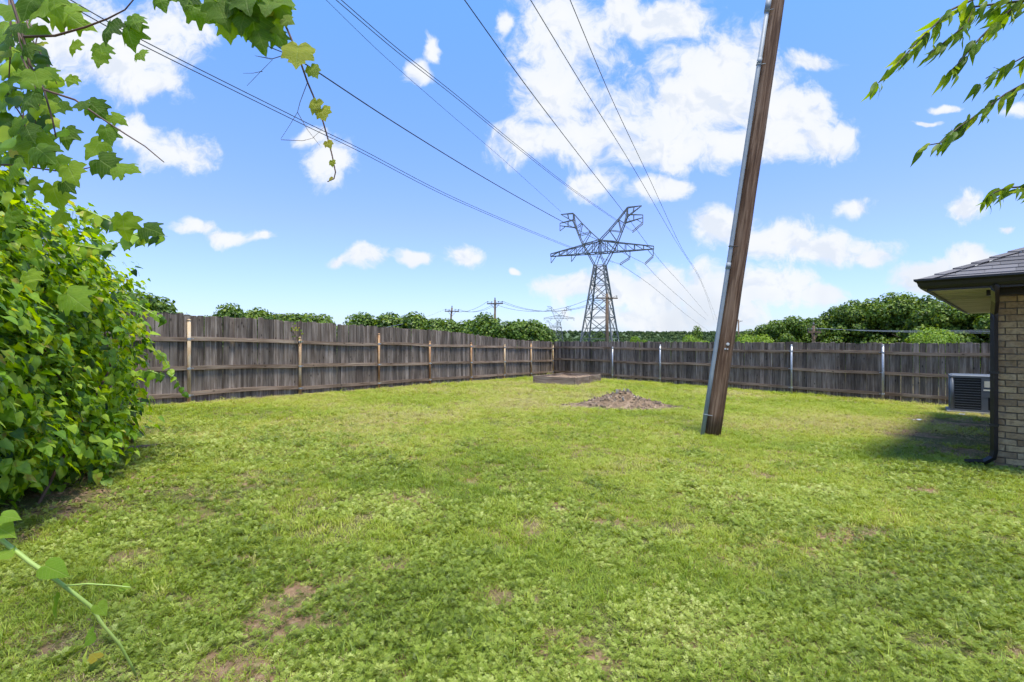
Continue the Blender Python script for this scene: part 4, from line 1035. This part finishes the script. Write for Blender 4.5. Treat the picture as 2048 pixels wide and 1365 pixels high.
def make_thicket():
    base = Vector((-4.6, 5.0, gz(-4.6, 5.0)))
    root = tag(empty('vine_thicket', base), 'tall thicket of bright green heart leaved vines along the left edge', 'vine thicket')
    lobes = [(-5.85,6.2,.75,.95,1.0,.95),(-5.85,6.3,1.75,.95,1.0,.85),(-5.45,5.2,2.3,.95,1.2,.7),(-4.85,4.8,1.3,.95,1.2,1.2),(-4.45,4.1,.75,.8,1.0,.85),
             (-4.6,3.9,1.95,.85,1.0,.85),(-4.75,3.9,2.75,.6,.8,.55),(-3.95,3.1,1.4,.75,.8,.9),(-4.0,2.9,2.25,.6,.8,.6),(-4.2,3.0,3.0,.5,.6,.45),(-5.3,5.6,.4,.9,.9,.55),(-4.0,3.4,.55,.65,.8,.5),(-6.9,7.4,.6,.8,1.0,.8),(-4.6,4.6,.35,.9,1.0,.5),(-5.8,6.0,.3,.85,.8,.45),(-3.6,2.6,.9,.6,.6,.8)]
    V, Fc, t = cloud_leaves(lobes, 52000, .074, 'heart', .5, .8, .7, 5, lambda x, y: ground_z(x, y)+.05, .20)
    tag(inst('foliage', np_mesh('foliage', V-np.array(base), Fc, MAT['vine'], t), root), kind='stuff')
    g = random.Random(2); m = MB()
    for k in range(22):
        a = Vector((-4.8+g.gauss(0,.45), 4.6+g.gauss(0, 1.0), 0)); a.z = gz(a.x, a.y); L = g.choice(lobes); b = Vector(L[:3])+Vector((g.gauss(0,.5), g.gauss(0,.5), g.gauss(0,.4)))
        mid = a.lerp(b, .5)+Vector((g.gauss(0,.2), g.gauss(0,.2), 0)); m.tube([a, mid, b], [g.uniform(.01,.03), .012, .005], 6)
    tag(m.build('stems', MAT['twig'], root, True, -base), kind='stuff')
    # single leaves on the face of the thicket that can be told apart
    for k in range(190):
        L = g.choice(lobes); c = Vector(L[:3]); d = Vector((abs(g.gauss(.8,.4)), -abs(g.gauss(.5,.5)), g.gauss(.15,.5))).normalized()
        p = c+Vector((d.x*L[3], d.y*L[4], d.z*L[5]))*g.uniform(1.0, 1.06)
        if p.z < gz(p.x, p.y)+.1: continue
        fc = d+Vector((g.gauss(0,.4), g.gauss(0,.4), g.uniform(.1,.9))); leaf_obj(root, g.choice(HEARTS), p, g.uniform(.08,.125), fc, Vector((d.x*.5, d.y*.5, -1))+Vector((g.gauss(0,.4), g.gauss(0,.4), 0)), base)
    # trailing shoots hanging out of the thicket
    for pts, z in ([[(262,640),(300,690),(330,720),(345,750),(372,792)], 6.0], [[(215,755),(262,748),(300,742),(330,752)], 5.2], [[(200,600),(250,592),(300,625),(330,640)], 5.9],
                   [[(170,420),(215,440),(270,470),(335,473)], 3.6], [[(150,490),(205,500),(250,480),(300,478)], 4.2]):
        P = [px(x, y, z) for x, y in pts]; m = MB(); m.tube(P, [.006]*(len(P)-1)+[.002], 5); m.build('shoot', MAT['greenstem'], root, True, -base)
        for j in range(len(P)-1):
            for q in range(4):
                p = P[j].lerp(P[j+1], (q+g.random())/4); leaf_obj(root, g.choice(HEARTS), p, g.uniform(.07,.12), (g.gauss(.1,.4), -.8, g.uniform(.2,.9)), (g.gauss(0,.6), g.gauss(0,.3), -1), base)
make_thicket()

def strand(root, base, pts, z, rad, mat):
    P = [px(p[0], p[1], p[2] if len(p) > 2 else z) for p in pts]; m = MB(); n = len(P)
    m.tube(P, [rad*(1-.6*i/(n-1)) for i in range(n)], 6); m.build('stem', mat, root, True, -base); return P
def make_grapevine():
    base = px(60, 60, 2.0); root = tag(empty('grape_vine', base), 'grape vine hanging into the upper left corner with large lobed leaves', 'vine')
    g = random.Random(12); z = 1.75
    strand(root, base, [(-120,-160),(20,-10),(45,70),(60,130),(88,180),(105,240),(112,275)], z, .0055, MAT['twig'])
    strand(root, base, [(48,74),(110,72),(170,55),(215,38),(250,20),(300,-40)], z, .0045, MAT['twig'])
    strand(root, base, [(88,180),(150,200),(200,235),(250,268),(290,293),(328,325)], z-.05, .004, MAT['twig'])
    strand(root, base, [(-60,330),(30,330),(110,342),(160,340),(195,332)], 1.9, .004, MAT['twig'])
    strand(root, base, [(18,-10),(22,60),(20,120),(16,190)], 1.9, .004, MAT['twig'])
    def L(x, y, s, rot, kind='g', tilt=.45, zz=None):
        """leaf centred at pixel x, y, about s pixels long, tip turned rot degrees from straight down (positive to the right)"""
        d = zz or z+g.uniform(-.12, .12); size = .58*s/F*d
        t = R(rot); tip = Vector((math.sin(t), -.15+g.gauss(0,.15), -math.cos(t))); fc = Vector((g.gauss(0,.25), -1, g.gauss(tilt,.2)))
        p = px(x, y, d)-tip.normalized()*size*.45
        leaf_obj(root, g.choice({'g':GRAPES,'y':YELL,'h':HEARTS}[kind]), p, size, fc, tip, base)
    for a in [(215,62,85,-10),(258,68,88,10),(30,60,70,-50),(15,30,80,-60),(80,25,100,-35),(130,25,110,60),(160,40,70,80),(60,15,90,-20),(110,10,80,20),(5,90,80,-40),
              (25,200,60,-20),(70,70,70,-20),(55,100,60,30),(75,160,70,20),(100,150,60,60),(160,210,55,-70),(190,215,70,50),(215,268,62,20),(235,235,50,70),
              (190,300,78,-30),(215,330,90,60),(255,340,80,75),(60,300,110,-10),(40,280,90,-60),(90,310,90,50),(120,330,70,40),(145,350,80,30),(20,340,80,-20),(60,380,75,10),(110,390,80,20),(140,375,60,45),
              (245,452,80,5),(305,462,76,70),(20,440,60,-10),(120,440,55,-30),(150,600,100,60),(60,560,60,20)]:
        L(*a)
    for a in [(140,160,40,-10),(200,120,50,-15),(205,105,60,20),(145,95,50,-10),(285,115,50,40),(270,45,60,30)]: L(*a)
    for k in range(95):                      # smaller leaves filling the corner between the strands
        y = g.uniform(60, 330); x = (70+.28*y)*g.random()**1.25-10
        L(x, y, g.uniform(38, 75), g.uniform(-70, 80), g.choice('ggghy' if k % 9 == 0 else 'gghh'), .5, g.uniform(1.7, 2.3))
    for k in range(9):
        x = g.uniform(-10, 60); y = g.uniform(20, 200)
        strand(root, base, [(x, y), (x+g.uniform(5, 30), y+45), (x+g.uniform(10, 50), y+95), (x+g.uniform(20, 75), y+135)], g.uniform(1.8, 2.2), .003, MAT['twig'])
    for a in [(10,400,50,0),(70,225,45,10),(40,250,50,20),(100,260,40,0)]: L(*a, kind='h')
    return root
make_grapevine()
def make_hanging():
    base = px(560, -40, 1.7); root = tag(empty('hanging_vine', base), 'trailing vine with yellowing leaf tips dangling from the top edge', 'vine')
    g = random.Random(21); z = 1.7
    strand(root, base, [(470,-190),(530,-60),(555,20),(575,60),(596,110),(615,165),(632,205),(645,240),(655,275),(664,310),(671,345),(668,358),(655,364)], z, .0042, MAT['twig'])
    strand(root, base, [(360,-2),(400,22),(440,38),(485,55),(540,95),(565,105)], z, .0035, MAT['twig'])
    strand(root, base, [(615,165),(600,205),(595,225),(580,250),(562,278)], z, .0012, MAT['twig'])
    strand(root, base, [(595,225),(615,260),(640,292)], z, .0012, MAT['twig'])
    strand(root, base, [(562,280),(605,282),(625,277),(648,255)], z, .001, MAT['twig'])
    strand(root, base, [(540,80),(560,90),(575,100)], z, .0015, MAT['twig'])
    strand(root, base, [(590,104),(545,118),(510,112),(545,120),(520,145),(494,172)], z, .0014, MAT['twig'])
    strand(root, base, [(525,143),(505,147),(486,147)], z, .001, MAT['twig'])
    def L(x, y, s, rot, M_, tilt=.3):
        size = .72*s/F*z; t = R(rot); tip = Vector((math.sin(t), g.gauss(0,.2), -math.cos(t))); fc = Vector((g.gauss(0,.2), -1, g.gauss(tilt,.15))); p = px(x, y, z-.02)-tip.normalized()*size*.45
        leaf_obj(root, g.choice(M_), p, size, fc, tip, base)
    for a in [(445,30,80,20),(455,55,60,10),(405,20,70,70),(490,40,85,-5),(510,60,95,10),(525,85,55,20),(545,40,80,30),(540,0,110,0),(470,5,90,-30),(500,10,90,20),(430,0,70,-40),(560,15,70,40),(555,70,55,40),(330,5,60,20),(375,0,60,-10)]: L(*a, GRAPES)
    L(597,118,78,0,YELL); L(628,145,36,30,YELL); L(628,213,40,-20,YELL); L(648,230,42,20,YELL); L(658,290,24,30,YELL); L(665,328,18,10,YELL); L(660,358,14,-40,YELL); L(578,45,34,60,YELL); L(535,25,30,-80,YELL)
make_hanging()
def make_shoot():
    z = 1.15; base = px(0, 1070, z); root = tag(empty('vine_shoot', base), 'light green vine shoot reaching across the lower left corner', 'vine')
    g = random.Random(3)
    strand(root, base, [(-150,1010,1.15),(0,1078,1.15),(60,1125,1.16),(125,1170,1.17),(180,1212,1.19),(205,1250,1.2),(240,1290,1.22),(262,1330,1.24),(272,1352,1.25)], z, .0058, MAT['greenstem'])
    strand(root, base, [(130,1172,1.17),(175,1168,1.16),(225,1171,1.15),(262,1175,1.14)], z, .0022, MAT['greenstem'])
    def L(x, y, s, rot, face):
        d = z; size = .72*s/F*d; t = R(rot); tip = Vector((math.sin(t), g.gauss(0,.1), -math.cos(t))); p = px(x, y, d)-tip.normalized()*size*.45
        o = leaf_obj(root, FRESH[g.randrange(3)], p, size, face, tip, base)
    L(8,1062,70,60,(.2,-.8,.7)); L(112,1142,66,60,(.3,-.6,.6)); L(108,1215,62,-5,(-.9,-.5,.1)); L(203,1220,40,35,(.5,-.7,.3)); L(180,1278,52,-35,(-.4,-.8,.4)); L(252,1175,26,80,(0,-.6,.8)); L(20,1035,50,80,(.1,-.6,.8)); L(20,1115,50,-30,(.1,-.5,.9))
make_shoot()

# ------------------------------------------------------------------ tree whose branches hang in at the upper right
def make_right_tree():
    bx, by = 4.9, .4; base = Vector((bx, by, gz(bx, by))); root = tag(empty('lance_leaf_tree', base), 'tree with drooping lance leaved branches hanging in at the upper right', 'tree')
    g = random.Random(6); z = 2.3
    m = MB(); m.tube([(0,0,-.2),(.05,.1,1.6),(-.1,.3,3.0),(-.3,.5,4.2)], [.17,.13,.10,.06], 12); m.build('trunk', MAT['bark'], root, True)
    S_ = [[(2300,-190,1.9),(2150,-80,2.2),(2000,-25,2.3),(1902,20),(1862,57),(1835,84),(1801,121),(1777,148),(1757,166)],
          [(2300,-150,1.9),(2120,-30,2.2),(2037,3),(1949,14),(1936,47),(1902,74),(1868,101),(1858,110)], [(2200,-60,2.1),(2037,7),(1986,50),(1956,81),(1936,104),(1919,125),(1897,146)],
          [(2350,20,2.0),(2200,60,2.2),(2095,100),(2048,114),(2017,131),(1972,157)], [(2400,40,2.0),(2200,110,2.2),(2048,168),(2010,189),(1970,219),(1916,256),(1882,286),(1850,292)],
          [(2400,330,2.1),(2150,360),(2048,374),(2013,376),(1990,385),(1966,402)]]
    lastm = {}
    for si, pts in enumerate(S_):
        P = strand(root, base, pts, z, .006, MAT['bark'])
        m = MB(); m.tube([Vector((-.15,.35,3.4))+base, base.lerp(P[0], .5)+Vector((0,0,2.2)), P[0]], [.04,.022,.007], 7); m.build('branch', MAT['bark'], root, True, -base)
        for j in range(1, len(P)-1):
            seg = P[j+1]-P[j]; d = seg.normalized(); nleaf = max(2, int(seg.length/.011))
            nleaf = min(nleaf, 18)
            for q in range(nleaf):
                p = P[j].lerp(P[j+1], (q+.5*g.random())/nleaf)+Vector((g.gauss(0,.006), g.gauss(0,.03), g.gauss(0,.008)))
                tip = d*g.uniform(.5,1.0)+Vector((g.gauss(-.1,.25), g.gauss(0,.3), -g.uniform(.25,1.2))); fc = Vector((g.gauss(0,.7), -1, g.gauss(.2,.5)))
                leaf_obj(root, g.choice(LANCES), p, g.uniform(.05,.09), fc, tip, base)
    # rest of the crown, over and behind the viewer
    lobes = [(bx-.3,by+.4,4.6,1.5,1.4,.9),(bx+.8,by-.6,4.2,1.3,1.3,.9),(bx-1.0,by-.6,4.9,1.1,1.1,.7),(bx+.4,by+.9,3.9,1.1,1.0,.7)]
    V, Fc, t = cloud_leaves(lobes, 1500, .10, 'lance', .8, .9, .3, 9)
    V2 = V-np.array(base); tag(inst('crown', np_mesh('crown', V2, Fc, MAT['willow'], t), root), kind='stuff')
make_right_tree()

# fallen leaves
for (xp, yp, s, rot, lab) in ((298, 977, .075, .4, 'fallen yellow leaf on the weeds near the thicket'), (195, 1345, .045, 1.2, 'fallen tan leaf at the bottom left of the lawn'), (265, 997, .05, 2., 'small pale fallen leaf just below the yellow one')):
    gx, gy = ground_at(xp, yp); o = inst('fallen_leaf', YELL[0], None, (gx, gy, gz(gx, gy)+.055), (.35, -.2, rot), s); tag(o, lab, 'leaf', 'fallen leaves')

# dry vine on the second post of the left fence
def make_dry_vine():
    k = (586-1024)/F; t = on_line(CORNER, ldir, k); p = CORNER+ldir*t+lnorm*.07; z = p.y; base = px(590, 690, z)
    root = tag(empty('dry_vine', base), 'dry brown vine with a few green leaves climbing over the left fence top', 'vine'); g = random.Random(17)
    for pts in ([(600,694),(592,672),(580,655),(566,645)], [(600,690),(603,668),(598,650),(602,640)], [(590,672),(584,662),(589,648)]):
        P = strand(root, base, pts, z, .007, MAT['twig'])
        for q in range(9):
            j = g.randrange(len(P)-1); leaf_obj(root, g.choice(HEARTS if g.random() < .5 else YELL), P[j].lerp(P[j+1], g.random())+Vector((g.gauss(0,.05), 0, g.gauss(0,.04))), g.uniform(.03,.06), (g.gauss(0,.5), -1, g.gauss(.3,.4)), (g.gauss(0,.6), 0, -1), base)
make_dry_vine()

# dead leaves and twigs on the soil under the thicket
def make_litter():
    g = np.random.default_rng(44); pts = []
    for (xp, yp, n, sx, sy) in ((60,1000,260,.55,.40),(130,965,160,.5,.4),(1935,870,130,.7,.6)):
        gx, gy = ground_at(xp, yp); pts.append(np.stack([g.normal(gx, sx, n), g.normal(gy, sy, n)], 1))
    P = np.concatenate(pts); n = len(P); T = np.stack([P[:,0], P[:,1], ground_z(P[:,0], P[:,1])+.018+.012*g.random(n)], 1)
    M3 = frames(g.normal(0, .35, (n,3))+np.array([0,0,1]), g.normal(size=(n,3))); tv, tf = simple_leaf('heart'); tv = np.array(tv)*np.array([.55,1,2.2])
    V, Fc = scatter(tv, tf, M3, T, g.uniform(.02, .055, n)); m = plain('dead_leaf', (.10,.055,.03), (.34,.21,.11), 9, .85, 0, .2)
    o = inst('leaf_litter', np_mesh('leaf_litter', V, Fc, m)); tag(o, 'brown dead leaves scattered on the bare soil patches', 'leaf litter', kind='stuff')
make_litter()
